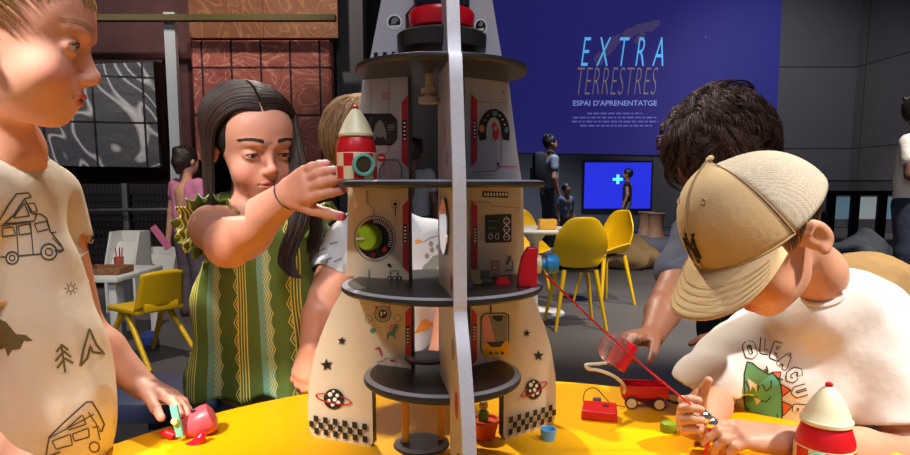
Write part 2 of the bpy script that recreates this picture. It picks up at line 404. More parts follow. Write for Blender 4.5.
def eyes(M, s, root, look=(0, -1, 0), iris=(70, 52, 36), only=(-1, 1), lash=True, brow=(70, 50, 38), browz=.0175, browt=.0022, eye=.0062, lid=0.0, F=None):
    for x in only:
        mb = MB(); c = Vector((x*.030, -.0672, -.008)); d = Vector(look).normalized(); q = d.to_track_quat('Z', 'Y').to_matrix(); r = .0142
        a1, a2 = math.radians(24), math.radians(10)
        angs = [0, a2*.98, a2, a1*.6, a1*.97, a1]+[a1+(math.pi-a1)*i/12 for i in range(1, 13)]
        prof = [(max(r*math.sin(a), 1e-5), r*math.cos(a)) for a in angs]
        for i, (p0, p1) in enumerate(zip(prof[:-1], prof[1:])):
            mi = 2 if i < 2 else (1 if i < 5 else 0)
            mb.lathe([p0, p1], c, 24, q, mi, capped=False)
        me = mb.mesh('eyeball', M); link('eyeball', me, root, False, [mat('eye white', (216, 204, 196), .25, coat=.6), mat('iris %d' % iris[0], iris, .2, coat=1), mat('pupil', (10, 8, 8), .15, coat=1)])
        if lash:
            mb = MB(); pts = []
            for i in range(11):
                t = -1+2*i/10; z = -.008-lid+eye*(1-abs(t)**2.2)*.98+.0006; xx = x*(.0300+t*.0118); yy = -.0675-math.sqrt(max(.0163**2-(xx-x*.030)**2-(z+.008)**2, 1e-6)); pts.append((xx, yy+.0004, z))
            mb.tube(pts, [.0004]+[.0010]*9+[.0006], 5)
            me = mb.mesh('eyelashes', M); link('eyelashes', me, root, False, [mat('lash', (30, 20, 16), .7)])
        if brow:
            mb = MB(); rnd = random.Random(3+x)
            for i in range(170):
                t = rnd.random(); xx = x*(.0125+.034*t); z = browz+.0042*math.sin(t*2.1+.25)-.0035*t*t+rnd.uniform(-1, 1)*browt*(1-.55*t)
                yy = -.0895+.020*t*t*1.15; l = .0055
                mb.tube([(xx, yy, z), (xx+x*l*.5, yy+.0022, z+.0008), (xx+x*l, yy+.0055, z+.0002)], [.0006, .0005, .0002], 3, cap=False)
            me = mb.mesh('eyebrow', M)
            link('eyebrow', me, root, False, [mat('brow %d' % brow[0], brow, .7)])
def conform(me_name_objs, tree, depth=.0006):
    for o in me_name_objs:
        base = rootloc(o)
        for v in o.data.vertices:
            p = v.co+base; q, n, i, d = tree.find_nearest(p)
            if q is not None and d < .03: v.co = (q+(n)*depth)-base
def hand(F, wr, d, n, t, s=.125, curls=((20, 25, 15),)*4, thumb=(35, .6, 15), spread=6, k=.0025, thick=1.0):
    """wr wrist, d finger direction, n palm-facing direction, t thumb side; returns joints"""
    wr = Vector(wr); d = Vector(d).normalized(); n = Vector(n); n = (n-d*n.dot(d)).normalized(); t = Vector(t); t = (t-d*t.dot(d)-n*t.dot(n)).normalized()
    out = {'tips': []}; lats = (.155, .052, -.052, -.145); kl = (.46, .48, .46, .42); lens = (.42, .46, .43, .33)
    for i in range(4):
        kn = wr+d*s*kl[i]+t*s*lats[i]; F.cap(wr+t*s*lats[i]*.55+d*s*.04, kn, .088*s*thick, .070*s, .012)
    F.ell(wr+d*s*.26+n*s*.02, (s*.19, s*.10*thick, s*.24), .012, False, Matrix((t, n, d)).transposed())
    for i in range(4):
        p = wr+d*s*kl[i]+t*s*lats[i]; a = 0; dd = (d+t*math.sin(math.radians(spread*(1.5-i)))).normalized()
        c = curls[i] if len(curls) > 1 else curls[0]; seg = (.46, .30, .24); r = (.066*thick, .060*thick, .054*thick, .046*thick)
        pts = [p]
        for j in range(3):
            a += math.radians(c[j]); v = dd*math.cos(a)+n*math.sin(a); q = p+v*lens[i]*s*seg[j]; F.cap(p, q, r[j]*s, r[j+1]*s, k); p = q; pts.append(q)
        out['tips'].append((pts, v))
    a, o_, cc = thumb; p = wr+d*s*.10+t*s*.13; ang = math.radians(a)
    v = (t*math.sin(ang)+d*math.cos(ang)+n*o_).normalized(); pts = [p]
    for j, (L, ra, rb) in enumerate(((.28, .095, .075), .22 and (.22, .072, .066), (.19, .064, .050))):
        q = p+v*L*s; F.cap(p, q, ra*s, rb*s, .006 if j == 0 else k); p = q; pts.append(q)
        v = (v*math.cos(math.radians(cc))+(n*.7-t*.3+d*.3).normalized()*math.sin(math.radians(cc))).normalized()
    out['thumb'] = (pts, v); return out
def nailspots(h, n, s, col, st=.6):
    r = []
    for pts, v in h['tips']+[h['thumb']]:
        r.append((pts[-1]-Vector(n).normalized()*s*.04+v*s*.01, [s*.042]*3, None, col, st))
    return r
def strands(mb, paths, r0=.0009, n=3, mi=0):
    for P in paths:
        m = len(P); mb.tube(P, [r0*(1-.75*(i/(m-1))**2) for i in range(m)], n, mi, cap=False)
def hair_mat(name, col, col2, rough=.38):
    if name in MATS: return MATS[name]
    m = mat(name, col, rough, spec=.6); nt = m.node_tree; b = nt.nodes['Principled BSDF']
    g = nt.nodes.new('ShaderNodeNewGeometry'); r = nt.nodes.new('ShaderNodeMix'); r.data_type = 'RGBA'
    r.inputs[6].default_value = (*lin(col), 1); r.inputs[7].default_value = (*lin(col2), 1)
    nt.links.new(g.outputs['Random Per Island'], r.inputs[0]); nt.links.new(r.outputs[2], b.inputs['Base Color']); return m
def undercoat(hm):
    c = hm.node_tree.nodes['Principled BSDF']; mx = [n for n in hm.node_tree.nodes if n.type == 'MIX'][0]; n = hm.name+' roots'
    if n in MATS: return MATS[n]
    m = mat(n, (0, 0, 0), .8, bump=(150, .6, .004)); m.node_tree.nodes['Principled BSDF'].inputs['Base Color'].default_value = mx.inputs[6].default_value; return m
# ------------------------------------------------------------------ far figures
SK = {'light': (214, 160, 130), 'tan': (150, 100, 76), 'dark': (92, 62, 50)}
def figure(name, label, x, y, H, yaw, skin, top, bottom, hair, shoes=(60, 55, 55), arms=None, longhair=False, bun=False, h=.011, sleeves=.5, shorts=False, bend=0, group=None, shoe=True, legs=0.0):
    """standing person, facing local -Y turned by yaw; arms: two lists of (x,y,z)/H for elbow and hand"""
    root = thing(name, label, 'person', (x, y, 0)); T = Matrix.Translation((x, y, 0)) @ Matrix.Rotation(math.radians(yaw), 4, 'Z') @ Matrix.Scale(H, 4)
    B = Matrix.Translation((0, 0, .5)) @ Matrix.Rotation(math.radians(bend), 4, 'X') @ Matrix.Translation((0, 0, -.5))
    U = lambda *p: (T @ B) @ Vector(p); L = lambda *p: T @ Vector(p)
    k = .02*H; F = Field(); C = Field(); Q = Field(); Rb = (T @ B).to_3x3() @ Matrix.Scale(1/H, 3)
    hs = 1.0 if H > 1.5 else 1.18
    F.ell(U(0, -.005, .935), (.047*H*hs, .058*H*hs, .066*H*hs), k, False, Rb); F.ell(U(0, -.035, .90), (.035*H*hs, .03*H*hs, .04*H*hs), k, False, Rb)
    F.cap(U(0, -.06*hs, .925), U(0, -.066*hs, .912), .006*H, .010*H, .01*H)
    for sx in (-1, 1): F.ell(U(sx*.05*hs, .0, .925), (.008*H, .014*H, .02*H), .005*H, False, Rb)
    F.cap(U(0, 0, .80), U(0, 0, .89), .030*H, .028*H, k)
    F.cap(U(0, 0, .60), U(0, 0, .74), .062*H, .075*H, k); F.cap(U(0, 0, .52), U(0, 0, .60), .075*H, .062*H, k)
    C.path([U(-.035, 0, .50), U(-.042, 0, .62), U(-.055, 0, .75)], [.066*H, .064*H, .062*H], k); C.path([U(.035, 0, .50), U(.042, 0, .62), U(.055, 0, .75)], [.066*H, .064*H, .062*H], k)
    C.cap(U(-.09, 0, .79), U(.09, 0, .79), .034*H, .034*H, k)
    A = arms or [[(-.15, .02, .62), (-.15, -.03, .47)], [(.15, .02, .62), (.15, -.03, .47)]]
    for i, sx in enumerate((-1, 1)):
        s0 = (sx*.105, 0, .79); e, g = A[i]; F.path([U(*s0), U(*e), U(*g)], [.030*H, .025*H, .017*H], .01*H)
        e_, g_ = Vector(e), Vector(g); dd = (g_-e_).normalized(); F.ell(U(*(g_+dd*.025)), (.02*H, .016*H, .032*H), .01*H, False, Rb)
        for j in range(4): F.cap(U(*(g_+dd*.04+Vector((0, (j-1.5)*.010, 0)))), U(*(g_+dd*.075+Vector((0, (j-1.5)*.011, 0)))), .0055*H, .0045*H, .003*H)
        F.cap(U(*(g_+dd*.01)), U(*(g_+dd*.04+Vector((0, -.03, 0)))), .007*H, .005*H, .004*H)
        m = Vector(s0)*(1-sleeves)+Vector(e)*sleeves; C.cap(U(*s0), U(*m), .040*H, .038*H, k)
        hip, kn, an = (sx*.045, 0, .50), (sx*.055, -.015-legs*sx*.06, .28), (sx*.06, .0-legs*sx*.12, .055)
        F.path([L(*hip), L(*kn), L(*an)], [.060*H, .040*H, .026*H], .01*H); F.cap(L(sx*.06, -legs*sx*.12, .03), L(sx*.065, -.08-legs*sx*.12, .022), .026*H, .020*H, .01*H)
        if shorts: Q.cap(L(*hip), L(sx*.052, -.01, .33), .070*H, .062*H, k)
        else: Q.path([L(*hip), L(*kn), L(an[0], an[1], .05)], [.068*H, .050*H, .040*H], k)
    V, FF = solid(F, [(None, None, h)]); me = npmesh('body', V, FF); paint(me, V, skin, []); link('body', me, root, False, [mat('skin_far', (200, 150, 120), .55, attr=True)])
    V, FF = solid(C, [(None, None, h)]); link('shirt', npmesh('shirt', V, FF), root, False, [mat('cloth %s' % (top,), top, .85, bump=(9, .5, .03))])
    Q.plane(U(0, 0, .56), Rb @ Vector((0, 0, 1))); V, FF = solid(Q, [(None, None, h)]); link('trousers' if not shorts else 'shorts', npmesh('trousers', V, FF), root, False, [mat('cloth %s' % (bottom,), bottom, .85, bump=(9, .5, .03))])
    Hh = Field(); Hh.ell(U(0, .006, .948), (.053*H*hs, .064*H*hs, .066*H*hs), k, False, Rb); Hh.ell(U(0, -.072*hs, .905), (.042*H*hs, .040*H*hs, .058*H*hs), .01*H, True, Rb)
    if longhair: Hh.cap(U(0, .03, .94), U(0, .05, .80), .045*H, .03*H, k)
    if bun: Hh.ell(U(0, .045*hs, .985), (.030*H, .030*H, .028*H), .01*H, False, Rb); Hh.cap(U(0, .05*hs, .92), U(0, .045*hs, .87), .035*H, .02*H, k)
    rnd = random.Random(int(x*100))
    for i in range(26): a = rnd.uniform(0, 6.28); z = rnd.uniform(.95, 1.01); Hh.ell(U(.042*hs*math.cos(a), .012+.045*hs*max(math.sin(a), -.6), z), [.012*H]*3, .008*H)
    V, FF = solid(Hh, [(None, None, h*.8)]); link('hair', npmesh('hair', V, FF), root, False, [mat('hair %s' % (hair,), hair, .5, bump=(60, .6, .01))])
    if shoe:
        for sx in (-1, 1):
            Z = Field(); oy = -legs*sx*.12; Z.cap(L(sx*.06, .01+oy, .028), L(sx*.066, -.085+oy, .02), .034*H, .026*H, k); Z.plane((x, y, .004), (0, 0, -1))
            V, FF = solid(Z, [(None, None, h*.8)]); link('shoe', npmesh('shoe', V, FF), root, False, [mat('shoe %s' % (shoes,), shoes, .6)])
    return root
# ================================================================== THE SETTING
def brickmat(name, c1, c2, mortar, bw, bh, off=0, msz=.012, rough=.7, veins=None, axis='XZ', bumpd=.02):
    m = mat(name, c1, rough); nt = m.node_tree; b = nt.nodes['Principled BSDF']; tc = [n for n in nt.nodes if n.type == 'TEX_COORD'][0]
    sp = nt.nodes.new('ShaderNodeSeparateXYZ'); cb = nt.nodes.new('ShaderNodeCombineXYZ'); nt.links.new(tc.outputs['Object'], sp.inputs[0])
    nt.links.new(sp.outputs[axis[0]], cb.inputs[0]); nt.links.new(sp.outputs[axis[1]], cb.inputs[1])
    br = nt.nodes.new('ShaderNodeTexBrick'); br.offset = off; br.inputs['Scale'].default_value = 1; br.inputs['Brick Width'].default_value = bw; br.inputs['Row Height'].default_value = bh
    br.inputs['Mortar Size'].default_value = msz; br.inputs['Color1'].default_value = (*lin(c1), 1); br.inputs['Color2'].default_value = (*lin(c2), 1); br.inputs['Mortar'].default_value = (*lin(mortar), 1)
    nt.links.new(cb.outputs[0], br.inputs['Vector']); out = br.outputs['Color']
    if veins:
        vc, sc, dist, w_ = veins
        n1 = nt.nodes.new('ShaderNodeTexNoise'); n1.inputs['Scale'].default_value = sc; n1.inputs['Detail'].default_value = 2; n1.inputs['Distortion'].default_value = dist
        nt.links.new(tc.outputs['Object'], n1.inputs['Vector'])
        mu = nt.nodes.new('ShaderNodeMath'); mu.operation = 'MULTIPLY'; mu.inputs[1].default_value = w_; nt.links.new(n1.outputs['Fac'], mu.inputs[0])
        fr = nt.nodes.new('ShaderNodeMath'); fr.operation = 'PINGPONG'; fr.inputs[1].default_value = .5; nt.links.new(mu.outputs[0], fr.inputs[0])
        mr = nt.nodes.new('ShaderNodeMapRange'); mr.inputs[1].default_value = .0; mr.inputs[2].default_value = .16; mr.inputs[3].default_value = 1; mr.inputs[4].default_value = 0; nt.links.new(fr.outputs[0], mr.inputs[0])
        mx = nt.nodes.new('ShaderNodeMix'); mx.data_type = 'RGBA'; nt.links.new(mr.outputs[0], mx.inputs[0]); nt.links.new(out, mx.inputs[6]); mx.inputs[7].default_value = (*lin(vc), 1)
        m2 = nt.nodes.new('ShaderNodeMix'); m2.data_type = 'RGBA'; nt.links.new(br.outputs['Fac'], m2.inputs[0]); nt.links.new(mx.outputs[2], m2.inputs[6]); m2.inputs[7].default_value = (*lin(mortar), 1); out = m2.outputs[2]
    nt.links.new(out, b.inputs['Base Color'])
    n2 = nt.nodes.new('ShaderNodeTexNoise'); n2.inputs['Scale'].default_value = 5; n2.inputs['Detail'].default_value = 6; nt.links.new(tc.outputs['Object'], n2.inputs['Vector'])
    bp = nt.nodes.new('ShaderNodeBump'); bp.inputs['Distance'].default_value = bumpd; bp.inputs['Strength'].default_value = .8
    sb = nt.nodes.new('ShaderNodeMath'); sb.operation = 'SUBTRACT'; nt.links.new(n2.outputs['Fac'], sb.inputs[0]); nt.links.new(br.outputs['Fac'], sb.inputs[1]); nt.links.new(sb.outputs[0], bp.inputs['Height'])
    nt.links.new(bp.outputs[0], b.inputs['Normal']); return m
concrete = brickmat('concrete', (92, 92, 98), (84, 84, 92), (44, 44, 50), 2.4, 1.77, 0, .012, .75)
concrete_x = brickmat('concrete side', (96, 92, 94), (88, 84, 88), (50, 48, 50), 2.4, 1.77, 0, .012, .75, axis='YZ')
m_floor = mat('floor', (92, 90, 92), .5, noise=(1.2, .16), bump=(30, .1, .01))
m_black = mat('black paint', (24, 24, 27), .6, noise=(3, .2))
struct('floor', MB(False).box((1.0, 7, -.05), (16, 18, .1)), m_floor)
struct('ceiling', MB(False).box((1.0, 7, 6.05), (16, 18, .1)), m_black)
struct('wall_back', MB(False).box((2.0, 14.6, 3), (14, .2, 6)), concrete)
struct('wall_right', MB(False).box((8.95, 7, 3), (.2, 15.2, 6)), concrete_x)
struct('wall_left', MB(False).box((-6.9, 7, 3), (.2, 15.2, 6)), m_black)
# exhibition wall on the left
relief = brickmat('terracotta relief', (172, 98, 84), (148, 78, 68), (34, 14, 12), .29, .46, 0, .010, .6, ((206, 140, 118), 2.2, 1.6, 9.0), bumpd=.06)
relief2 = brickmat('rust relief', (132, 86, 52), (118, 74, 48), (96, 60, 40), 3, 3, 0, .004, .6, ((160, 112, 74), 1.0, 2.0, 12.0), bumpd=.03)
slate = brickmat('slate relief', (84, 82, 86), (70, 70, 74), (20, 20, 22), .43, .43, 0, .010, .4, ((200, 196, 192), .8, 1.2, 13.0), bumpd=.03)
maroon = mat('maroon wall', (74, 40, 38), .7, noise=(4, .25))
Y0 = 6.6
def bx(px0, py0, px1, py1, Y, th, mb=None, mi=0):
    a = W(px0, py0, Y); b = W(px1, py1, Y); mb = mb or MB(False)
    return mb.box(((a.x+b.x)/2, Y+th/2, (a.z+b.z)/2), (abs(b.x-a.x), th, abs(a.z-b.z)), mi)
struct('wall_exhibition', MB(False).box((-3.9, 6.75, 2.3), (5.3, .12, 4.6)), maroon)
struct('wall_dark', MB(False).box((-.45, 9.0, 3), (1.86, .15, 6)), m_black)
a = W(336, 0, 7.0); b = W(363, 0, 7.0)
struct('wall_column', MB(False).box(((a.x+b.x)/2, 7.1, 3), (b.x-a.x, .3, 6)), mat('column', (84, 84, 88), .75, noise=(3, .12)))
o = bx(190, 40, 333, 162, 6.5, .185, MB(False)).build('relief_panel', [relief]); tag(o, 'terracotta coloured relief wall panel of gridded tiles behind the girl', 'wall panel')
md = o.modifiers.new('b', 'BEVEL'); md.width = .02
tag(bx(186, -40, 338, 38, 6.58, .105, MB(False)).build('relief_panel', [relief2]), 'rust brown panel with swirling lines above the gridded terracotta tiles', 'wall panel')
mb = MB(False); A = [W(30, 66, 6.1), W(30, 165, 6.1), W(160, 168, 6.35), W(153, 62, 6.35)]
mb.prism(A, (0, .05, 0))
tag(mb.build('slate_panel', [slate]), 'grey slate relief panel with white curved lines beside the boy', 'wall panel')
mb = MB(False); mb.prism([W(153.5, 61, 6.36), W(160.5, 169, 6.36), W(166, 168, 6.5), W(164, 63, 6.5)], (0, .05, 0)); mb.prism([W(20, 60, 6.47), W(20, 172, 6.47), W(166, 172, 6.5), W(162, 60, 6.5)], (0, .19, 0))
tag(mb.build('panel_frame', [mat('dark brown frame', (46, 26, 24), .5)]), 'dark brown backing frame around the grey slate panel', 'frame')
mb = MB(False); mb.prism([W(163, 12, 6.3), W(170, 150, 6.3), W(180, 150, 6.3), W(174, 12, 6.3)], (0, .06, 0)); mb.prism([W(170, 150, 6.3), W(172, 281, 6.3), W(178, 281, 6.3), W(180, 150, 6.3)], (0, .06, 0))
tag(mb.build('upright_post', [mat('pale post', (186, 190, 192), .45)]), 'pale grey upright post between the slate and the terracotta panels', 'post')
tag(bx(60, 14, 335, 20, 6.2, .08, MB(False)).build('light_rail', [mat('olive rail', (92, 80, 40), .6)]), 'thin olive brown rail running above the wall panels', 'rail')
# woven grille with hand rail
gm = mat('grille', (60, 56, 58), .45, .5)
gr = thing('metal_grille', 'dark perforated metal grille fence under the grey slate panel', 'fence', (W(120, 281, 6.0).x, 6.0, 0))
mb = MB(False)
for i in range(44):
    p = W(30+i*4.1, 184, 6.0); mb.box((p.x, 6.0, .52), (.010, .008, .92))
for j in range(15): mb.box((W(120, 0, 6).x, 6.006, .1+j*.062), (W(208, 0, 6).x-W(30, 0, 6).x, .006, .010))
mb.build('mesh_panel', [gm], gr)
bx(28, 184, 212, 281, 6.06, .02, MB(False)).build('backing_board', [mat('grille back', (34, 30, 32), .7)], gr)
for px in (36, 125, 212):
    p = W(px, 200, 5.96); MB().box((p.x, 5.97, .5), (.05, .04, 1.0), bev=.006).build('post', [mat('grille post', (120, 118, 118), .4, .6)], gr)
MB().tube([W(20, 211, 5.9), W(214, 209, 5.9)], .016, 8).build('hand_rail', [mat('steel', (200, 200, 204), .25, 1)], gr)

# ------------------------------------------------------------------ projection on the back wall
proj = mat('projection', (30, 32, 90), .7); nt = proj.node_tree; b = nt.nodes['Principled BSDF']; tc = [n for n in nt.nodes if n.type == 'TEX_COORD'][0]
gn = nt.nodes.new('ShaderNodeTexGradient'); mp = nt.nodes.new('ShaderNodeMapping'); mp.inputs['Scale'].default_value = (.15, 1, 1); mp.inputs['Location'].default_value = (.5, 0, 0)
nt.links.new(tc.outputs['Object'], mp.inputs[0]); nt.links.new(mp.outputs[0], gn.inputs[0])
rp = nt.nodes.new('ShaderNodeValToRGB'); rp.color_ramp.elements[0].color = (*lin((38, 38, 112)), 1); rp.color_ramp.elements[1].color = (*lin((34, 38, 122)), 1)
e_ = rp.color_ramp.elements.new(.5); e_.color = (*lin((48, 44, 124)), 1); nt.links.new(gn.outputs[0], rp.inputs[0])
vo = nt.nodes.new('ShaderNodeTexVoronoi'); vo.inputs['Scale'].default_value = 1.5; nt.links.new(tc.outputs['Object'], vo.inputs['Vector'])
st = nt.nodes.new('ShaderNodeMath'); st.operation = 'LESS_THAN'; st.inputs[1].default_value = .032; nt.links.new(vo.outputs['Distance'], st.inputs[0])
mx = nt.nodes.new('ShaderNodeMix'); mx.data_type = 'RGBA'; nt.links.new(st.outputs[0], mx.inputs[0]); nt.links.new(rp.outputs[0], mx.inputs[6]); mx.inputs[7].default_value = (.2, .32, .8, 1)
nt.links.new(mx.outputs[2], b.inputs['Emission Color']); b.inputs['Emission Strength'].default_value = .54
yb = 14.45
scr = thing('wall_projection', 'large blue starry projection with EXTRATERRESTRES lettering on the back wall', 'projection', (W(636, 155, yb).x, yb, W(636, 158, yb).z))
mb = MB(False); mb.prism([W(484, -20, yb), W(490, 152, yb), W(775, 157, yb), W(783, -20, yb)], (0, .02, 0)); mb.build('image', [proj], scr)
def wall_text(txt, cx, cy, hpx, wpx, col, strength, shear=0, bold=0, name='lettering', Y=yb-.02, parent=None, rough=.6, gap=1.0):
    vs_, fs = text_polys(txt, 1, shear, 1, bold, 'CENTER', gap); x0 = min(v.x for v in vs_); x1 = max(v.x for v in vs_); y0 = min(v.y for v in vs_); y1 = max(v.y for v in vs_)
    c = W(cx, cy, Y); sx = wpx/FPX*Y/(x1-x0); sz = hpx/FPX*Y/(y1-y0)
    mb = MB('raw'); mb.add([(c.x+(v.x-(x0+x1)/2)*sx, Y, c.z+(v.y-(y0+y1)/2)*sz) for v in vs_], fs)
    me = mb.mesh(name)
    mb.sm = False; return link(name, me, parent, False, [mat('text %s' % (col,), col, rough, emis=(col, strength))])
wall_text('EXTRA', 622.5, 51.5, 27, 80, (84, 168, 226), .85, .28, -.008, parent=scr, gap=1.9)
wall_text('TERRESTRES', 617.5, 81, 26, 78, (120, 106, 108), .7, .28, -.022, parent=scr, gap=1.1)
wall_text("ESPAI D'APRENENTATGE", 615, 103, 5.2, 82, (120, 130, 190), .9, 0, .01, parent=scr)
mb = MB(False); rnd = random.Random(5)
for j, (x0, x1, y) in enumerate([(587, 642, 113.5), (573, 657, 117.6), (572, 658, 121.6), (580, 652, 125.8)]):
    x = x0
    while x < x1:
        l = rnd.uniform(2, 7); p = W(x, y-.8, yb-.02); q = W(min(x+l, x1), y+.7, yb-.02); mb.face([(p.x, p.y, p.z), (q.x, p.y, p.z), (q.x, p.y, q.z), (p.x, p.y, q.z)]); x += l+1.4
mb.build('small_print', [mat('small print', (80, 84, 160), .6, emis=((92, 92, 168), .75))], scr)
mb = MB(False)
for k, (cx, cy, l, w_, a) in enumerate([(648, 27, 20, 5, 12), (632, 32, 26, 5, 28), (612, 44, 24, 6, 52), (600, 58, 16, 5, 70), (640, 38, 14, 4, 40), (655, 23, 10, 3, -8)]):
    P = []
    for t in range(14):
        an = 2*math.pi*t/14; r = 1+rnd.uniform(-.25, .25); u, v = l/2*math.cos(an)*r, w_*math.sin(an)*r; A = -math.radians(a); P.append(W(cx+u*math.cos(A)-v*math.sin(A), cy+u*math.sin(A)+v*math.cos(A), yb-.01-k*.0005))
    mb.face(P)
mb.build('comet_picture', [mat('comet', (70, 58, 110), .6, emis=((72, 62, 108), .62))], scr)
# television
tv = thing('television', 'wide television glowing blue with a cyan cross, under the projection', 'television', (W(617, 210, 14.4).x, 14.4, W(617, 211, 14.4).z))
bx(583, 160.5, 651.5, 211, 14.4, .099, MB()).build('casing', [mat('tv casing', (14, 14, 18), .4)], tv)
bx(585, 162.5, 650, 208.5, 14.39, .005, MB(False)).build('screen', [mat('tv screen', (20, 20, 120), .3, emis=((36, 46, 208), 1.0))], tv)
mb = MB(False)
for q in ((616.6, 174.5, 619.2, 184), (612.8, 178, 622.8, 180.6)): bx(*q, 14.38, .003, mb)
mb.build('cross_symbol', [mat('cyan light', (90, 220, 240), .4, emis=((100, 225, 245), 1.2))], tv)
tag(MB().box(W(549, 196, 11.2), (.16, .05, 1.5), bev=.01).build('orange_banner', [mat('orange banner', (236, 160, 30), .6)]), 'narrow orange upright panel beside the man with the backpack', 'banner')
# stools, counter and lounge at the back
wood = mat('stool wood', (150, 106, 72), .6, noise=(12, .2))
for i, px in enumerate((646, 656)):
    mb = MB(); p = W(px, 230, 12.6-i*.5); s_ = .17
    mb.lathe([(s_, 0), (s_*.9, .02), (s_*.72, .22), (s_*.9, .42), (s_, .44), (s_*.95, .45)], (p.x, p.y, 0), 16)
    tag(mb.build('wood_stool', [wood]), ['small wooden waisted stool nearer the television', 'small wooden waisted stool beside dark curly hair'][i], 'stool', 'wooden stools below the television')
ct = thing('bar_counter', 'black steel counter with pale glowing panels and glass screen, far right', 'counter', (W(868, 240, 9.0).x, 9.0, 0))
m_blk = mat('black steel', (20, 20, 23), .4, .6)
bx(826, 191, 925, 195.5, 8.9, .6, MB()).build('worktop', [m_blk], ct)
for px in (829, 853, 880, 905):
    bx(px, 194, px+4, 246, 8.95, .06, MB(False)).build('post', [m_blk], ct)
bx(828, 181, 922, 191, 8.98, .01, MB(False)).build('glass_screen', [mat('glass', (220, 230, 232), .05, trans=1)], ct)
bx(828, 180.2, 922, 181.4, 8.96, .03, MB(False)).build('glass_rail', [m_blk], ct)
bx(826, 243, 925, 248, 8.9, .6, MB(False)).build('plinth', [m_blk], ct)
for i, (x0, x1, c) in enumerate(((833, 851, (120, 150, 168)), (858, 879, (186, 196, 200)), (885, 903, (128, 160, 178)))):
    bx(x0, 197, x1, 219, 9.4, .05, MB()).build('panel', [mat('counter panel %d' % i, c, .5, emis=(c, .35))], ct)
tb = thing('side_table', 'small dark side table with pale top by the back wall', 'table', (W(812, 230, 10).x, 10, 0))
bx(800, 209, 826, 212, 9.8, .5, MB()).build('tabletop', [mat('pale top', (120, 128, 136), .4)], tb)
for px in (804, 822): bx(px, 212, px+1.5, 247, 10, .03, MB(False)).build('leg', [m_blk], tb)
def beanbag(name, label, px, py, Y, sx, sy, sz, col, peak=0, seed=0):
    F = Field(); c = W(px, py, Y); c.z = sz*.45
    F.ell((c.x, c.y, sz*.42), (sx, sy, sz*.5), .06)
    F.ell((c.x+peak*sx*.35, c.y, sz*.65), (sx*.55, sy*.6, sz*.42), .1)
    if peak: F.cap((c.x+peak*sx*.35, c.y, sz*.8), (c.x+peak*sx*.5, c.y, sz*1.15), .09, .02, .1)
    F.plane((0, 0, .005), (0, 0, -1), .02)
    def wp(x, y, z): return .012*np.sin(x*17+3*np.sin(y*9+seed)+z*8)+.010*np.sin(z*23+x*7+seed+2*np.sin(x*11))+.006*np.sin(x*31+y*27-z*19)
    V, FF = solid(F, [(None, None, .02)], wp); me = npmesh(name, V, FF)
    return tag(link(name, me, None, False, [mat('bag %s' % (col,), col, .8, noise=(5, .12), bump=(14, .5, .02))]), label, 'beanbag')
beanbag('beanbag', 'khaki beanbag on the floor behind the boy in the cap', 850, 285, 4.0, .62, .45, .52, (176, 140, 92), 0, 1)
beanbag('beanbag', 'dark blue grey pointed beanbag in front of the black counter', 856, 240, 6.2, .36, .34, .46, (66, 72, 84), .6, 2)
beanbag('beanbag', 'dark flat beanbag beside the pointed one by the jeans', 905, 250, 6.9, .32, .35, .36, (52, 56, 66), 0, 5)
beanbag('beanbag', 'khaki beanbag behind the yellow tub chairs', 626, 255, 7.6, .42, .36, .36, (158, 130, 92), 0, 3)

# ------------------------------------------------------------------ white tulip table and yellow tub chairs
white = mat('white lacquer', (226, 226, 224), .35)
def tulip(px, Y, r, hgt):
    c = W(px, 200, Y); t = thing('round_table', 'round white pedestal table beside the yellow tub chairs', 'table', (c.x, Y, 0))
    MB().lathe([(r-.03, hgt-.03), (r, hgt-.015), (r, hgt-.005), (r-.01, hgt)], (c.x, Y, 0), 40).build('tabletop', [white], t)
    MB().lathe([(.035, .04), (.03, .3), (.035, .55), (.10, hgt-.035), (.12, hgt-.03)], (c.x, Y, 0), 24).build('pedestal', [white], t)
    MB().lathe([(.24, 0), (.24, .01), (.1, .03), (.036, .06)], (c.x, Y, 0), 32).build('foot', [white], t); return c
tc_ = tulip(535, 4.9, .33, .66)
mb = MB(); mb.box((tc_.x+.08, 4.78, .70), (.13, .1, .07), bev=.006)
tag(mb.build('snack_box', [mat('ochre box', (226, 170, 60), .6)]), 'small ochre box standing on the round white table', 'box')
mb = MB(False); mb.box((tc_.x+.22, 4.7, .663), (.14, .1, .005)); tag(mb.build('leaflet', [mat('leaflet', (226, 150, 160), .7)]), 'pink leaflet lying on the round white table', 'paper')
yel = mat('yellow plastic', (232, 186, 16), .38, spec=.5)
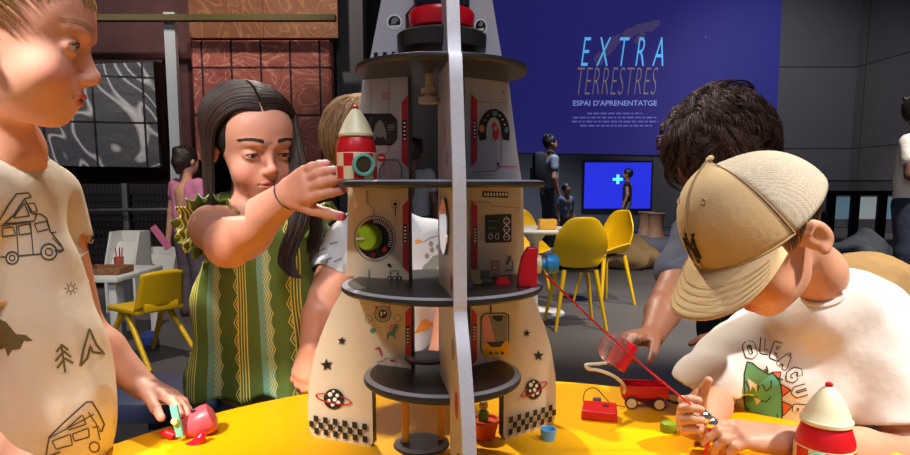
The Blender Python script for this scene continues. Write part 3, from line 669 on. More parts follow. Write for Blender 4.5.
def tub_chair():
    t = thing('tub_chair', '', 'chair', (0, 0, 0)); sh = MB(); NU, NV = 22, 18; vs_ = []; fs = []
    for j in range(NV+1):
        v = j/NV
        for i in range(NU+1):
            u = -1+2*i/NU
            if v < .45:    # seat, front to rear
                t_ = v/.45; y = -.22+.36*t_; x = u*(.19+.03*t_); z = .43-.01*t_+.03*u*u+.0*t_-.015*(1-t_)**2*2
                if abs(u) > .7: z += (abs(u)-.7)*.25*t_
            else:
                t_ = (v-.45)/.55; wd = .22+.015*math.sin(t_*2.2)-.04*t_**3; x = u*wd*(1-.16*t_**4); y = .14+.09*t_+.02*math.sin(t_*3.1)-.10*u*u*(1-t_*.35)*(.5+.5*t_)
                z = .42+.02*(1-t_)+.36*t_-.03*u**4*t_*2+.03*u*u*(1-t_)
            vs_.append((x, y, z))
    for j in range(NV):
        for i in range(NU):
            a = j*(NU+1)+i; fs.append((a, a+1, a+NU+2, a+NU+1))
    sh.add(vs_, fs); o = sh.build('shell', [yel], t, True); md = o.modifiers.new('s', 'SOLIDIFY'); md.thickness = .014; md = o.modifiers.new('v', 'SUBSURF'); md.levels = 1; md.render_levels = 1
    for sx in (-1, 1):
        for sy in (-1, 1):
            MB().tube([(sx*.13, sy*.12+.0, .41), (sx*.21, sy*.20, .0)], [.021, .012], 10).build('leg', [yel], t, True)
    MB().box((0, 0, .405), (.28, .26, .02), bev=.005).build('seat_support', [mat('dark support', (60, 50, 30), .5)], t, True)
    return t
ch = tub_chair(); p = W(575, 300, 4.45); ch.location = (p.x, p.y, 0); ch.rotation_euler = (0, 0, math.radians(184)); ch['label'] = 'yellow tub chair with its rounded back turned to the camera'; ch['group'] = 'yellow tub chairs'; ch.scale = (.84, .9, 1)
p = W(604, 290, 5.3); dup(ch, (p.x, p.y, 0), math.radians(-62), 'yellow tub chair seen from the side behind the nearest one')
p = W(524, 290, 5.6); dup(ch, (p.x, p.y, 0), math.radians(20), 'yellow tub chair across the round table, partly behind the playset')
ch['group'] = 'yellow tub chairs'
# ------------------------------------------------------------------ children's craft table at left
kt = thing('craft_table', 'low white craft table with straight legs behind the boy', 'table', (W(118, 280, 4.1).x, 4.1, 0))
a = W(70, 283, 3.75); b2 = W(160, 272, 4.3)
zt = .43
MB().box(((a.x+b2.x)/2, 4.05, zt), (b2.x-a.x, .6, .03), bev=.006).build('tabletop', [white], kt)
for x_, y_ in ((a.x+.06, 3.8), (b2.x-.05, 3.8), (a.x+.06, 4.3), (b2.x-.05, 4.3)): MB().box((x_, y_, zt/2-.01), (.045, .045, zt-.02), bev=.004).build('leg', [white], kt)
p = W(107, 272, 3.95)
mb = MB(); mb.box((p.x, 3.95, zt+.022), (.23, .18, .012), bev=.003)
for sx, sy, dx, dy in ((0, -1, .24, .015), (0, 1, .24, .015), (-1, 0, .015, .18), (1, 0, .015, .18)): mb.box((p.x+sx*.117, 3.95+sy*.09, zt+.038), (dx, dy, .042), bev=.004)
tag(mb.build('wicker_tray', [mat('wicker', (140, 96, 66), .8, noise=(60, .35), bump=(90, .8, .01))]), 'brown wicker tray on the low white table', 'tray')
p = W(119, 262, 4.1); mb = MB(); mb.lathe([(.026, zt+.016), (.030, zt+.10), (.026, zt+.10), (.023, zt+.03)], (p.x, p.y, 0), 20)
tag(mb.build('pencil_cup', [mat('terracotta cup', (186, 92, 78), .5)]), 'reddish pencil cup on the low white table', 'cup')
for i, (dx, c) in enumerate(((-.012, (190, 50, 60)), (.004, (60, 70, 150)), (.014, (210, 80, 70)))):
    mb = MB(); mb.tube([(p.x+dx*.5, p.y+.004*i, zt+.034), (p.x+dx*1.6, p.y+.004*i, zt+.155), (p.x+dx*1.66, p.y+.004*i, zt+.165)], [.004, .004, .0005], 6)
    tag(mb.build('pencil', [mat('pencil %d' % i, c, .5)]), ['dark red pencil standing in the cup', 'blue pencil standing in the cup', 'orange red pencil standing in the cup'][i], 'pencil', 'pencils in the red cup')
# low white storage bins
for i, (x0, y0, x1, y1, Y, ti) in enumerate(((101, 233, 134, 262, 4.9, 0), (136, 250, 174, 306, 5.35, 0))):
    a = W(x0, y0, Y); b2 = W(x1, y1, Y); t = thing('storage_unit', ['white open storage bin behind the craft table', 'white angled book display unit beside the pink shirted child'][i], 'storage', ((a.x+b2.x)/2, Y, 0))
    cx_ = (a.x+b2.x)/2; wd = b2.x-a.x; h_ = a.z
    mb = MB(); mb.box((cx_, Y+.28, h_/2), (wd, .02, h_), bev=.004); mb.build('back_panel', [white], t)
    for sx in (-1, 1):
        mb = MB(); x_ = cx_+sx*(wd/2-.01); mb.prism([(x_-.01, Y, 0), (x_-.01, Y+.28, 0), (x_-.01, Y+.28, h_), (x_-.01, Y+.12, h_), (x_-.01, Y, h_*.55)], (.02, 0, 0)); mb.build('side_panel', [white], t)
    for k, z in enumerate((.03, h_*.42)): MB().box((cx_, Y+.14, z), (wd-.04, .26, .018), bev=.003).build('shelf', [white], t)
    mb = MB(); mb.prism([(cx_-wd/2+.02, Y+.01, h_*.45), (cx_+wd/2-.02, Y+.01, h_*.45), (cx_+wd/2-.02, Y+.20, h_*.86), (cx_-wd/2+.02, Y+.20, h_*.86)], (0, .012, .004)); mb.build('sloping_front', [white], t)
mb = MB(False); p = W(158, 238, 4.7); mb.box((p.x, 4.75, p.z), (.05, .012, .20), 0, Matrix.Rotation(math.radians(-35), 4, 'Y')); mb.build
tag(mb.build('picture_book', [mat('pink book', (206, 110, 150), .6)]), 'thin pink book leaning on the white display unit', 'book')
# yellow plastic child's chair with sled-like legs
kc = thing('child_chair', 'yellow plastic child chair with slanted legs at the craft table', 'chair', (0, 0, 0))
mb = MB(); vs_ = []; fs = []; N = 10
for j in range(N+1):
    t_ = j/N
    for i in range(N+1):
        u = -1+2*i/N; vs_.append((u*(.145-.02*t_), .14+.05*t_+.03*(1-u*u), .33+.20*t_-.015*u*u*u*u))
for j in range(N):
    for i in range(N): a_ = j*(N+1)+i; fs.append((a_, a_+1, a_+N+2, a_+N+1))
mb.add(vs_, fs); o = mb.build('backrest', [yel], kc, True); md = o.modifiers.new('s', 'SOLIDIFY'); md.thickness = .012
MB().box((0, 0, .31), (.29, .29, .03), bev=.012).build('seat', [yel], kc, True)
MB().box((0, .155, .33), (.20, .03, .05), bev=.01).build('back_support', [yel], kc, True)
for sx in (-1, 1):
    MB().tube([(sx*.12, -.02, .30), (sx*.15, -.20, .012)], [.016, .014], 10).build('leg', [yel], kc, True)
    MB().tube([(sx*.12, .02, .30), (sx*.15, .27, .012)], [.016, .014], 10).build('leg', [yel], kc, True)
p = W(147, 335, 3.56); kc.location = (p.x, p.y, 0); kc.rotation_euler = (0, 0, math.radians(236))
mb = MB(); p = W(124, 348, 3.6); mb.lathe([(.05, 0), (.06, .01), (.055, .06), (.02, .085)], (p.x, 3.9, 0), 18)
tag(mb.build('blue_ball', [mat('blue toy', (44, 66, 140), .5)]), 'blue rounded toy on the floor beneath the craft table', 'toy')
# ------------------------------------------------------------------ people further back
figure('person', 'man with black backpack and grey tee standing by the far wall', W(549, 200, 10.2).x, 10.2, 1.74, 105, SK['tan'], (104, 110, 122), (52, 52, 62), (18, 16, 16), h=.02)
p = W(539.5, 160, 10.2)
bp_ = thing('backpack', 'black backpack worn by the man at the far wall', 'backpack', (p.x, 10.0, 1.0))
MB().box((p.x, 10.2, 1.24), (.20, .32, .50), bev=.07).build('bag', [mat('backpack', (20, 20, 24), .7)], bp_)
MB().box((p.x-.11, 10.2, 1.14), (.06, .22, .22), bev=.03).build('pocket', [mat('backpack pocket', (30, 30, 34), .7)], bp_)
for sy in (-1, 1): MB().tube(smooth_path([(p.x+.06, 10.2+sy*.10, 1.45), (p.x+.16, 10.2+sy*.13, 1.50), (p.x+.27, 10.2+sy*.13, 1.36), (p.x+.22, 10.2+sy*.13, 1.12), (p.x+.06, 10.2+sy*.10, 1.04)]), .018, 6).build('strap', [mat('backpack', (20, 20, 24), .7)], bp_)
figure('person', 'small child in blue grey top standing beside the backpack man', W(566, 200, 9.6).x, 9.6, .98, 30, SK['tan'], (80, 92, 116), (50, 56, 70), (20, 18, 18), h=.018)
figure('person', 'child in dark vest standing in front of the glowing television', W(627, 200, 12.4).x, 12.4, 1.26, 250, SK['tan'], (20, 20, 26), (92, 88, 92), (16, 14, 14), h=.018, sleeves=.15)
figure('person', 'child in pink top with hair in a bun, back turned', W(188, 200, 4.75).x, 4.75, 1.25, 150, SK['light'], (216, 132, 172), (96, 84, 96), (44, 30, 26), shoes=(70, 50, 50), h=.010, bun=True, sleeves=.35, arms=[[(-.16, -.02, .64), (-.17, -.08, .50)], [(.155, .0, .63), (.185, .01, .47)]])
figure('person', 'child in grey tee seen through the upper doorway of the playset', W(414, 200, 5.6).x, 5.6, 1.36, 160, SK['dark'], (140, 144, 150), (40, 44, 56), (22, 18, 16), h=.014)
figure('person', 'adult in white tee and dark jeans with folded hands at right edge', W(911, 200, 5.1).x, 5.1, 1.66, 40, SK['dark'], (206, 206, 206), (38, 46, 70), (22, 18, 16), h=.012, arms=[[(-.15, -.03, .64), (-.05, -.15, .62)], [(.15, -.03, .64), (.04, -.15, .625)]])
# ================================================================== play table
TC = Vector((.06, .60, 0)); TR = .69
m_yel = mat('yellow table', (246, 178, 0), .45, spec=.3, noise=(2.5, .03))
tbl = thing('play_table', 'round bright yellow play table under the rocket playset', 'table', TC)
MB().lathe([(TR-.04, .565), (TR-.004, .57), (TR, .585), (TR-.004, .598), (TR-.01, .6)], (TC.x, TC.y, 0), 96).build('tabletop', [m_yel], tbl)
MB().lathe([(.30, 0), (.30, .03), (.22, .06), (.20, .5), (.35, .565)], (TC.x, TC.y, 0), 48).build('base', [mat('table base', (40, 44, 60), .6)], tbl)
# ================================================================== rocket playset
AX = Vector((-.018, .898, 0)); TH = [math.radians(a) for a in (157.4, 37.4, 278.6)]
ply = mat('printed board', (208, 194, 170), .42, noise=(6, .03)); plyg = mat('printed board cool', (186, 186, 196), .42, noise=(6, .03))  # ply: yellow bounce from the table put into the white board's colour
edge = mat('board edge', (84, 80, 78), .5); silver = mat('silver edging', (222, 224, 232), .4, .15, noise=(300, .06))
blackp = mat('black shelf', (52, 49, 47), .36, spec=.5); bevelc = mat('shelf rim highlight', (168, 168, 174), .3)
redp = mat('red print', (196, 34, 50), .45); inkm = mat('ink', (24, 24, 26), .5); whp = mat('white print', (232, 232, 228), .5)
grn = mat('lime green', (150, 190, 20), .4); teal = mat('teal print', (70, 140, 140), .5); orange = mat('orange print', (226, 130, 40), .5); greyp = mat('grey print', (128, 126, 126), .5); pinkp = mat('pink print', (222, 150, 150), .5)
PM = [redp, inkm, whp, teal, orange, greyp, pinkp, m_yel]
play = thing('rocket_playset', 'tall white toy rocket playset with black round shelves standing on yellow table', 'toy rocket', (AX.x, AX.y, .6))
thk = .011
def bp(i, r, z, off=0):
    u = Vector((math.cos(TH[i]), math.sin(TH[i]), 0)); n = Vector((u.y, -u.x, 0)); 
    if i == 0: n = -n
    if i == 2: n = -n if n.x > 0 else n
    return AX+u*r+Vector((0, 0, z))+n*(thk/2+off)
def bnorm(i): return (bp(i, 0, 0, 1)-bp(i, 0, 0, 0)).normalized()
def board(i, outline, m, name='wall_panel', graphics=None, edging=None):
    n = bnorm(i); f = [bp(i, r, z) for r, z in outline]; mb = MB(False)
    k = len(f); b_ = [p-n*thk for p in f]; mb.add(f+b_, [tuple(range(k))], 0); mb.add(b_, [tuple(range(k))[::-1]], 0)
    for a in range(k): q = (a+1) % k; mb.add([f[a], f[q], b_[q], b_[a]], [(0, 1, 2, 3)], 1)
    if graphics: graphics(mb, i)
    return mb.build(name, [m, edging or edge]+PM, play)
L = 2  # material offset of prints
class G:
    def __init__(s, mb, i): s.mb, s.i, s.k = mb, i, 0; s.n = bnorm(i); s.p0 = bp(i, 0, 0)
    def P(s, x, y): return onplane(x, y, s.p0, s.n, .0003+s.k*.00006)
    def poly(s, pts, m): s.k += 1; s.mb.face([s.P(*p) for p in pts], m+L)
    def rz(s, pts, m): s.k += 1; s.mb.face([bp(s.i, r, z, .0003+s.k*.00006) for r, z in pts], m+L)
    def c(s, x, y, rx, m, ry=None): s.poly(circ(x, y, rx, ry, 24), m)
    def line(s, pts, w, m):
        s.k += 1
        for a, b in zip(pts[:-1], pts[1:]):
            d = Vector(b)-Vector(a)
            if d.length < 1e-6: continue
            d.normalize(); q = Vector((-d.y, d.x))*w/2; a_ = Vector(a)-d*w*.3; b_ = Vector(b)+d*w*.3
            s.mb.face([s.P(*(a_+q)), s.P(*(b_+q)), s.P(*(b_-q)), s.P(*(a_-q))], m+L)
    def ring(s, x, y, r, w, m, ry=None, a0=0, a1=360):
        ry = ry or r; s.k += 1; N = 28
        for j in range(N):
            A = [math.radians(a0+(a1-a0)*t/N) for t in (j, j+1)]
            s.mb.face([s.P(x+(r+q)*math.cos(a), y+(ry+q)*math.sin(a)) for a, q in ((A[0], w/2), (A[1], w/2), (A[1], -w/2), (A[0], -w/2))], m+L)
    def star(s, x, y, r, rot, m):  # fan
        s.k += 1; P_ = star(x, y, r, rot); n = len(P_)
        for j in range(n): s.mb.face([s.P(x, y), s.P(*P_[j]), s.P(*P_[(j+1) % n])], m+L)
    def planet(s, x, y, r, tilt, ry=None):
        ry = ry or r; s.c(x, y, r, 1, ry)
        for dx, dy, q in ((-.35, -.45, .22), (.35, -.35, .18), (.1, .05, .2), (-.45, .15, .16), (.45, .35, .2), (-.1, .55, .18), (-.02, -.75, .12)): s.c(x+dx*r, y+dy*ry, q*r, 2, q*ry)
        t = math.radians(tilt); pts = []
        for j in range(25):
            a = math.radians(-195+j*(210+180)/24*.0+j*(210/24)) if False else math.radians(-20+j*220/24); u, v = r*1.75*math.cos(a), r*.42*math.sin(a); pts.append((x+u*math.cos(t)-v*math.sin(t), y+u*math.sin(t)+v*math.cos(t)))
        s.line(pts, 1.3, 0)
        for sg in (-1, 1):
            pts = []
            for j in range(6):
                a = math.radians(-20-j*9) if sg > 0 else math.radians(200+j*9); u, v = r*1.75*math.cos(a), r*.42*math.sin(a); pts.append((x+u*math.cos(t)-v*math.sin(t), y+u*math.sin(t)+v*math.cos(t)))
            s.line(pts, 1.1, 0)
def outline_arc(pr): return pr
# --- left board
def g_nose_l(mb, i):
    g = G(mb, i); g.c(394.5, 22, 7.8, 2); g.c(394.5, 22, 6.2, 1); g.poly([(392, 19), (396, 17), (399, 20), (395, 24), (391, 25)], 5); g.poly([(389, 26), (400, 25), (399, 27.5), (390, 28)], 2)
    for k in range(4): g.poly([(374+k*9.0, 52.5-.3*k), (378+k*9, 52.3-.3*k), (378+k*9, 57.2-.6*k), (374+k*9, 57.4-.6*k)], 1)
def strip(g, x0, x1, y0, y1, pill):
    w = x1-x0; s_ = 1 if w > 0 else -1
    g.poly([(x1, y0), (x0, y0+abs(w)*1.1), (x0, y1-abs(w)*1.1), (x1, y1)], 0)
    g.poly([(x0+s_*.8, pill[0]), (x1-s_*1.6, pill[0]), (x1-s_*1.6, pill[1]), (x0+s_*.8, pill[1])], 1)
    xm = (x0+x1)/2-s_*.3
    for k in range(5): y = pill[0]+3+k*(pill[1]-pill[0]-5)/4; g.poly([(xm-1, y-.8), (xm+1, y-.8), (xm+1, y+.8), (xm-1, y+.8)], 2)
def g_up_l(mb, i):
    g = G(mb, i); g.line([(371, 83), (371, 114)], .7, 5); g.line([(389, 82), (389, 114)], .7, 5); g.line([(389, 145), (389, 150), (384, 156)], .7, 5); g.line([(384, 160), (384, 176)], .7, 5)
    g.ring(386, 96, 3.2, .7, 0); g.ring(386, 96, 1.6, .5, 0)
    g.poly([(357, 113.5), (391, 113.5), (397.5, 120), (397.5, 139), (392, 145.5), (357, 145.5)], 1)
    g.poly([(374, 141.5), (374, 132), (376, 124), (380, 119.5), (384, 124), (386.5, 132), (386.5, 141), (383.5, 136), (380, 138), (377, 136)], 5)
    for k in range(3): g.poly([(388, 125+k*2), (395, 125+k*2), (395, 126+k*2), (388, 126+k*2)], 5)
    g.line([(363, 122), (370, 122), (372, 118)], .7, 5)
    g.c(381.5, 157.5, 4.2, 0); g.poly([(379, 156.8), (384, 156.8), (384, 158.2), (379, 158.2)], 2)
    g.line([(380, 178), (380, 169), (386, 160), (398, 160), (402, 168), (402, 178)], .8, 1)
    strip(g, 402, 408.6, 95, 168, (120, 141))
def g_mid_l(mb, i):
    g = G(mb, i); g.ring(375, 238.5, 20.6, 1.2, 5, 22.5); g.c(375.5, 238.5, 18.3, 1, 20)
    for k in range(17):
        a = math.radians(-95+k*7.5); r0, r1 = .78, .95
        g.line([(375.5+18.3*r0*math.cos(a), 238.5+20*r0*math.sin(a)), (375.5+18.3*r1*math.cos(a), 238.5+20*r1*math.sin(a))], .9, 2)
    for k in range(6):
        a = math.radians(-150+k*9); g.line([(375.5+14.5*math.cos(a), 238.5+16*math.sin(a)), (375.5+17*math.cos(a), 238.5+19*math.sin(a))], .9, 0)
    g.poly([(382, 249), (386, 246), (388, 249), (384.5, 252.5)], 0); g.c(374, 254.5, 2.3, 0)
    g.line([(367.7, 191), (367.7, 203)], 1.5, 5); g.line([(368, 203), (374.5, 209), (374.5, 216)], .7, 5); g.line([(369.5, 270), (369.5, 281)], 1.3, 5)
    g.ring(396, 204, 4.2, .5, 5); g.c(396, 204, 1.7, 1); g.line([(396.3, 206), (396, 216)], .8, 1)
    g.ring(394.5, 221.5, 3.6, .9, 6, 2.6, 20, 330); g.c(390, 265, 1.8, 1); g.line([(391, 276), (391, 270.5), (398.5, 270.5), (398.5, 276)], .7, 1)
    for k in range(3): g.poly([(388.4+k*4.9, 276), (392.6+k*4.9, 276), (392.6+k*4.9, 280), (388.4+k*4.9, 280)], 1); g.c(390.5+k*4.9, 278, .9, 2)
    g.line([(378, 188), (405, 189)], .6, 5); strip(g, 403.5, 409.5, 199, 273, (224, 243))
def g_low_l(mb, i):
    g = G(mb, i); g.line([(374, 306), (377, 296), (405, 296)], .5, 5)
    g.ring(383, 314, 8, 1.2, 3); g.ring(383, 314, 6, .7, 5); g.c(383, 314, 4.6, 1); g.poly([(380.5, 311.5), (382.5, 311.5), (382.5, 316), (380.5, 316)], 2); g.poly([(383.8, 311.5), (385.8, 311.5), (385.8, 314), (383.8, 314)], 2)
    g.poly([(375.5, 305.8), (377.5, 305.8), (377.5, 309), (375.5, 309)], 0); g.poly([(388.5, 305.8), (390.5, 305.8), (390.5, 309), (388.5, 309)], 0)
    g.ring(369, 319, 3.6, .6, 3); g.ring(397.5, 318, 3.4, .6, 3); g.line([(369, 323), (370.5, 325)], .7, 5); g.c(373, 330.5, 3.1, 3, 2.5)
    g.poly([(392, 329), (396, 323), (398.5, 328), (395, 333)], 3); g.ring(394, 328, 3.6, 1, 0, 3.4, 160, 330); g.poly([(392, 330), (395, 334), (396, 340), (393.5, 336.5), (391, 335), (388.5, 337.5), (387, 341), (387.5, 333)], 3)
    g.line([(376, 349), (379.5, 347.5), (382, 355)], 1.7, 0)
    g.line([(378, 367), (378, 361), (384, 361), (385.5, 358), (396, 358), (396.5, 367), (378, 367)], .5, 5); g.poly([(390.5, 359.5), (395.5, 359.5), (395.5, 361.3), (390.5, 361.3)], 0)
    for x in (379, 395): g.c(x, 369, 3, 1); g.c(x, 369, 1.2, 0)
    g.poly([(367, 371), (407, 375), (407, 377.5), (366, 373.8)], 1); g.poly([(369, 372.2), (404, 375.6), (404, 376.3), (369, 373)], 5)
    strip(g, 405.8, 411.5, 306, 366, (326, 344))
    g.star(342.5, 340.5, 4.6, 6, 1); g.star(327.5, 364.5, 6.6, -6, 1); g.planet(334.5, 398.5, 10.2, 12)
def checks(g, r0, cells, dirn=1):
    for row in range(3):
        for c in range(cells):
            if (row+c) % 2 == 0:
                a, b = r0+c*.0088, r0+(c+1)*.0088; z0 = .607+row*.0100; g.rz([(a, z0), (b, z0), (b, z0+.0100), (a, z0+.0100)], 1)
# outline of the lower fins: bulging outwards then down to the table
fin_out = [(.153, .852), (.168, .832), (.183, .808), (.195, .784), (.206, .760), (.215, .738), (.222, .712), (.228, .685), (.231, .655), (.231, .625), (.228, .606), (.222, .6)]
def fin(i, m, gr_, ed=None): return board(i, [(.047, .852), (.047, .731), (.114, .719), (.114, .607), (.119, .6)]+fin_out[::-1], m, 'fin', gr_, ed)
def g_fin_l(mb, i): g_low_l(mb, i); g = G(mb, i); g.k = 60; checks(g, .121, 12)
board(0, [(.052, 1.157), (.113, 1.157), (.086, 1.266), (.03, 1.45), (.03, 1.25), (.052, 1.23)], plyg, 'nose_panel', g_nose_l)
board(0, [(.049, 1.005), (.143, 1.005), (.136, 1.05), (.121, 1.147), (.049, 1.147)], plyg, 'wall_panel', g_up_l)
board(0, [(.050, .862), (.155, .862), (.149, .995), (.050, .995)], ply, 'wall_panel', g_mid_l)
fin(0, ply, g_fin_l)
# --- right board
def g_nose_r(mb, i):
    g = G(mb, i); g.c(480.5, 26.5, 6.6, 2, 7.8); g.c(480.5, 26.5, 5.2, 1, 6.3); g.poly([(478, 25), (481, 21), (483.5, 23), (481, 27)], 5); g.poly([(477, 29), (484, 28), (483, 31)], 2)
def g_up_r(mb, i):
    g = G(mb, i); g.line([(472, 101), (506.5, 103)], .6, 5); g.line([(491, 102), (491, 107)], .6, 5); g.line([(501, 137), (501, 165)], .6, 5); g.c(503, 92, .8, 1)
    g.ring(493.5, 133, 11.7, 8.4, 1, 20, 180, 360); g.poly([(477.6, 133), (486, 133), (486.3, 139.5), (479.5, 141)], 1); g.poly([(501, 133), (509.4, 133), (509, 141), (502.5, 139.5)], 1)
    g.c(481.5, 128.5, 2.6, 4, 3.6); g.c(506, 130, 2, 3, 3); 
    for a in (-160, -140, -120, -60, -42, -25): g.c(493.5+11.7*math.cos(math.radians(a)), 133+20*math.sin(math.radians(a)), .9, 4 if a < -100 else 2)
    g.poly([(491.5, 111), (497.5, 111.5), (496.5, 116), (492.5, 116)], 3)
    g.poly([(491.5, 124), (495, 122.5), (497, 127), (499, 131), (498, 138), (495, 141), (492.5, 137), (493.5, 131)], 0); g.poly([(493, 127), (496, 127), (496, 131), (494, 131)], 6)
    g.line([(473, 172), (494, 171), (500, 166), (517, 167)], .7, 0); g.line([(474, 175.5), (495, 174.5)], .4, 5); g.poly([(496, 162), (498.5, 163), (499, 168), (497.5, 166)], 1)
    strip(g, 476.5, 470.8, 94, 167, (120, 139))
def g_mid_r(mb, i):
    g = G(mb, i); g.poly([(482, 191), (508, 192), (508, 198), (482, 197)], 1)
    for k in range(8): g.poly([(484+k*3, 192.8), (485.8+k*3, 192.8), (485.8+k*3, 196), (484+k*3, 196)], 2)
    g.line([(474, 202), (488, 202), (491, 206), (519, 208)], .6, 5)
    g.poly([(485, 215), (511, 214), (511, 242), (485, 243)], 1)
    for k, (a, b_, y) in enumerate(((488, 498, 221), (488, 496, 228), (489, 492, 233), (495, 499, 233))): g.line([(a, y), (b_, y)], .7, 3)
    for a in (490, 496.5): g.ring(a, 236.5, 2, .6, 2, 2.4)
    for s_ in (-1, 1): g.line([(506+s_*3*math.sin(t*.45), 217+t*1.15) for t in range(21)], .9, 2)
    for t in range(2, 20, 3): g.line([(506-3*math.sin(t*.45), 217+t*1.15), (506+3*math.sin(t*.45), 217+t*1.15)], .5, 2)
    g.line([(481, 216), (481, 226)], .7, 5); g.line([(481, 231), (481, 240)], .7, 0)
    g.line([(490.5, 261), (498, 261), (498, 270), (490.5, 270), (490.5, 261)], .9, 0); g.line([(490.5, 265), (498, 265)], .7, 0); g.c(493, 274, .8, 1); g.c(497, 274, .8, 1)
    g.line([(505, 270), (512, 270)], 1.2, 1); g.line([(511, 269), (512, 262), (508.5, 258)], .9, 1); g.line([(506, 264), (509.5, 256)], 1.9, 1)
    strip(g, 476.5, 470.8, 200, 273, (226, 243))
def g_fin_r(mb, i):
    g = G(mb, i); g.line([(490.5, 306), (490.5, 313)], 2, 1)
    g.line([(482, 353), (480.5, 349), (481, 317), (485, 313.5), (504, 313), (508.5, 315), (508.5, 343)], 1.2, 1)
    g.poly([(488.5, 315.5), (507, 315), (507, 342), (496, 343.5)], 5); g.poly([(482.5, 316.5), (488, 315.5), (495.8, 343), (482.5, 343)], 6)
    g.poly([(492, 315.5), (503, 315.2), (502, 320), (498, 322), (493, 319)], 1)
    g.poly([(483, 343), (508.5, 341), (508.5, 355), (485, 358), (483, 350)], 7); g.poly([(486, 342), (505, 341), (500, 347), (491, 347)], 1)
    for x, m_ in ((490.5, 1), (496, 5), (502, 1)): g.c(x, 353, 1.6, m_)
    g.poly([(479, 370), (507, 364.5), (507, 367.5), (479, 373)], 1); g.poly([(481, 370.7), (505, 366), (505, 366.7), (481, 371.5)], 5)
    strip(g, 476.5, 471, 308, 366, (324, 341))
    g.star(526.3, 333, 4, 5, 1); g.star(538, 355.5, 5.6, 0, 1); g.planet(533, 389, 8.2, -28, 10)
    g.k = 60; checks(g, .121, 12)
board(1, [(.052, 1.157), (.110, 1.157), (.083, 1.266), (.03, 1.45), (.03, 1.25), (.052, 1.23)], plyg, 'nose_panel', g_nose_r)
board(1, [(.035, 1.005), (.146, 1.005), (.136, 1.05), (.118, 1.147), (.035, 1.147)], plyg, 'wall_panel', g_up_r)
board(1, [(.035, .862), (.155, .862), (.149, .995), (.035, .995)], ply, 'wall_panel', g_mid_r)
fin(1, ply, g_fin_r)
# --- front board (edge towards the viewer)
def g_front(mb, i, lev=3):
    g = G(mb, i)
    def spot_(r, z, a, b, m_): g.rz([(r+a*math.cos(t*math.pi/8), z+b*math.sin(t*math.pi/8)) for t in range(16)], m_)
    for r, z, a, m_ in {1: ((.07, 1.06, .012, 6), (.09, 1.03, .008, 5)), 2: ((.03, .975, .008, 5), (.13, .88, .009, 0)), 3: ((.14, .80, .012, 5), (.17, .74, .014, 0), (.19, .67, .016, 1))}[lev]: spot_(r, z, a, a*1.2, m_)
board(2, [(.04, 1.157), (.113, 1.157), (.088, 1.266), (.03, 1.45), (.03, 1.25), (.04, 1.23)], plyg, 'nose_panel', None, silver)
board(2, [(.0, 1.005), (.150, 1.005), (.140, 1.05), (.121, 1.147), (.0, 1.147)], plyg, 'wall_panel', lambda m, i: g_front(m, i, 1), silver)
board(2, [(.0, .862), (.158, .862), (.152, .995), (.0, .995)], ply, 'wall_panel', lambda m, i: g_front(m, i, 2), silver)
board(2, [(.0, .852), (.0, .731), (.114, .719), (.114, .607), (.119, .6)]+fin_out[::-1], ply, 'fin', g_front, silver)
# bright protective edging along the front board
u2 = Vector((math.cos(TH[2]), math.sin(TH[2]), 0)); n2_ = bnorm(2); mb = MB()
prof = [(.031, 1.45), (.088, 1.268), (.113, 1.158), (.123, 1.146), (.142, 1.05), (.152, 1.0), (.156, .93), (.160, .862), (.160, .850)]+[(r+.002, z) for r, z in fin_out[1:]]
P_ = smooth_path([AX+u2*r+Vector((0, 0, z)) for r, z in prof], 3); vs_ = []; fs = []
for q in P_: vs_ += [q+n2_*.0078+u2*-.004, q+n2_*.0078+u2*.003, q-n2_*.0078+u2*.003, q-n2_*.0078-u2*.004]
for i in range(len(P_)-1):
    for k in range(4): fs.append((i*4+k, i*4+(k+1) % 4, i*4+4+(k+1) % 4, i*4+4+k))
mb.add(vs_, fs); mb.build('edge_strip', [silver], play)
for z0, z1 in ((1.006, 1.146), (.863, .994)):
    q = AX+u2*.004+Vector((0, 0, (z0+z1)/2)); MB(False).box(q, (.0045, .012, z1-z0)).build('red_edge_trim', [redp], play)
q = bp(2, .075, .945, .002); mb = MB(); e1 = u2
R_ = Matrix((e1, Vector((0, 0, 1)), n2_)).transposed(); mb.lathe([(.0001, .0015), (1, .0015), (1.04, 0)], (0, 0, 0), 32)
me = mb.mesh('mirror', Matrix.Translation(q) @ R_.to_4x4() @ Matrix.Diagonal((.036, .036, 1, 1))); link('mirror', me, play, False, [mat('mirror', (225, 225, 230), .08, 1)])
# --- shelves
def shelf(R, zt, zb, a0=0, a1=2*math.pi, name='shelf', c=AX):
    mb = MB(); pr = [(.0001, zb), (R-.003, zb), (R, zb+.003), (R, zt-.0045), (R-.001, zt-.002)]; mb.lathe(pr, (c.x, c.y, 0), 72, a0=a0, a1=a1, capped=False)
    mb.lathe([(R-.001, zt-.002), (R-.009, zt)], (c.x, c.y, 0), 72, None, 1, a0, a1, False); mb.lathe([(R-.009, zt), (.0001, zt)], (c.x, c.y, 0), 72, None, 0, a0, a1, False)  # highlight along the rim, put into the colour as a pale band
    if a1-a0 < 6:
        for a in (a0, a1): mb.face([(c.x+r*math.cos(a), c.y+r*math.sin(a), z) for r, z in pr+[(R-.014, zt), (.0001, zt)]])
    return mb.build(name, [blackp, bevelc], play)
shelf(.117, 1.157, 1.147); shelf(.143, 1.0045, .995); shelf(.1415, .862, .852); shelf(.113, .731, .719)
shelf(.034, .752, .745, name='stair_step', c=AX+Vector((-.022, .012, 0))); shelf(.040, .634, .626, name='stair_step', c=AX+Vector((-.03, -.02, 0)))
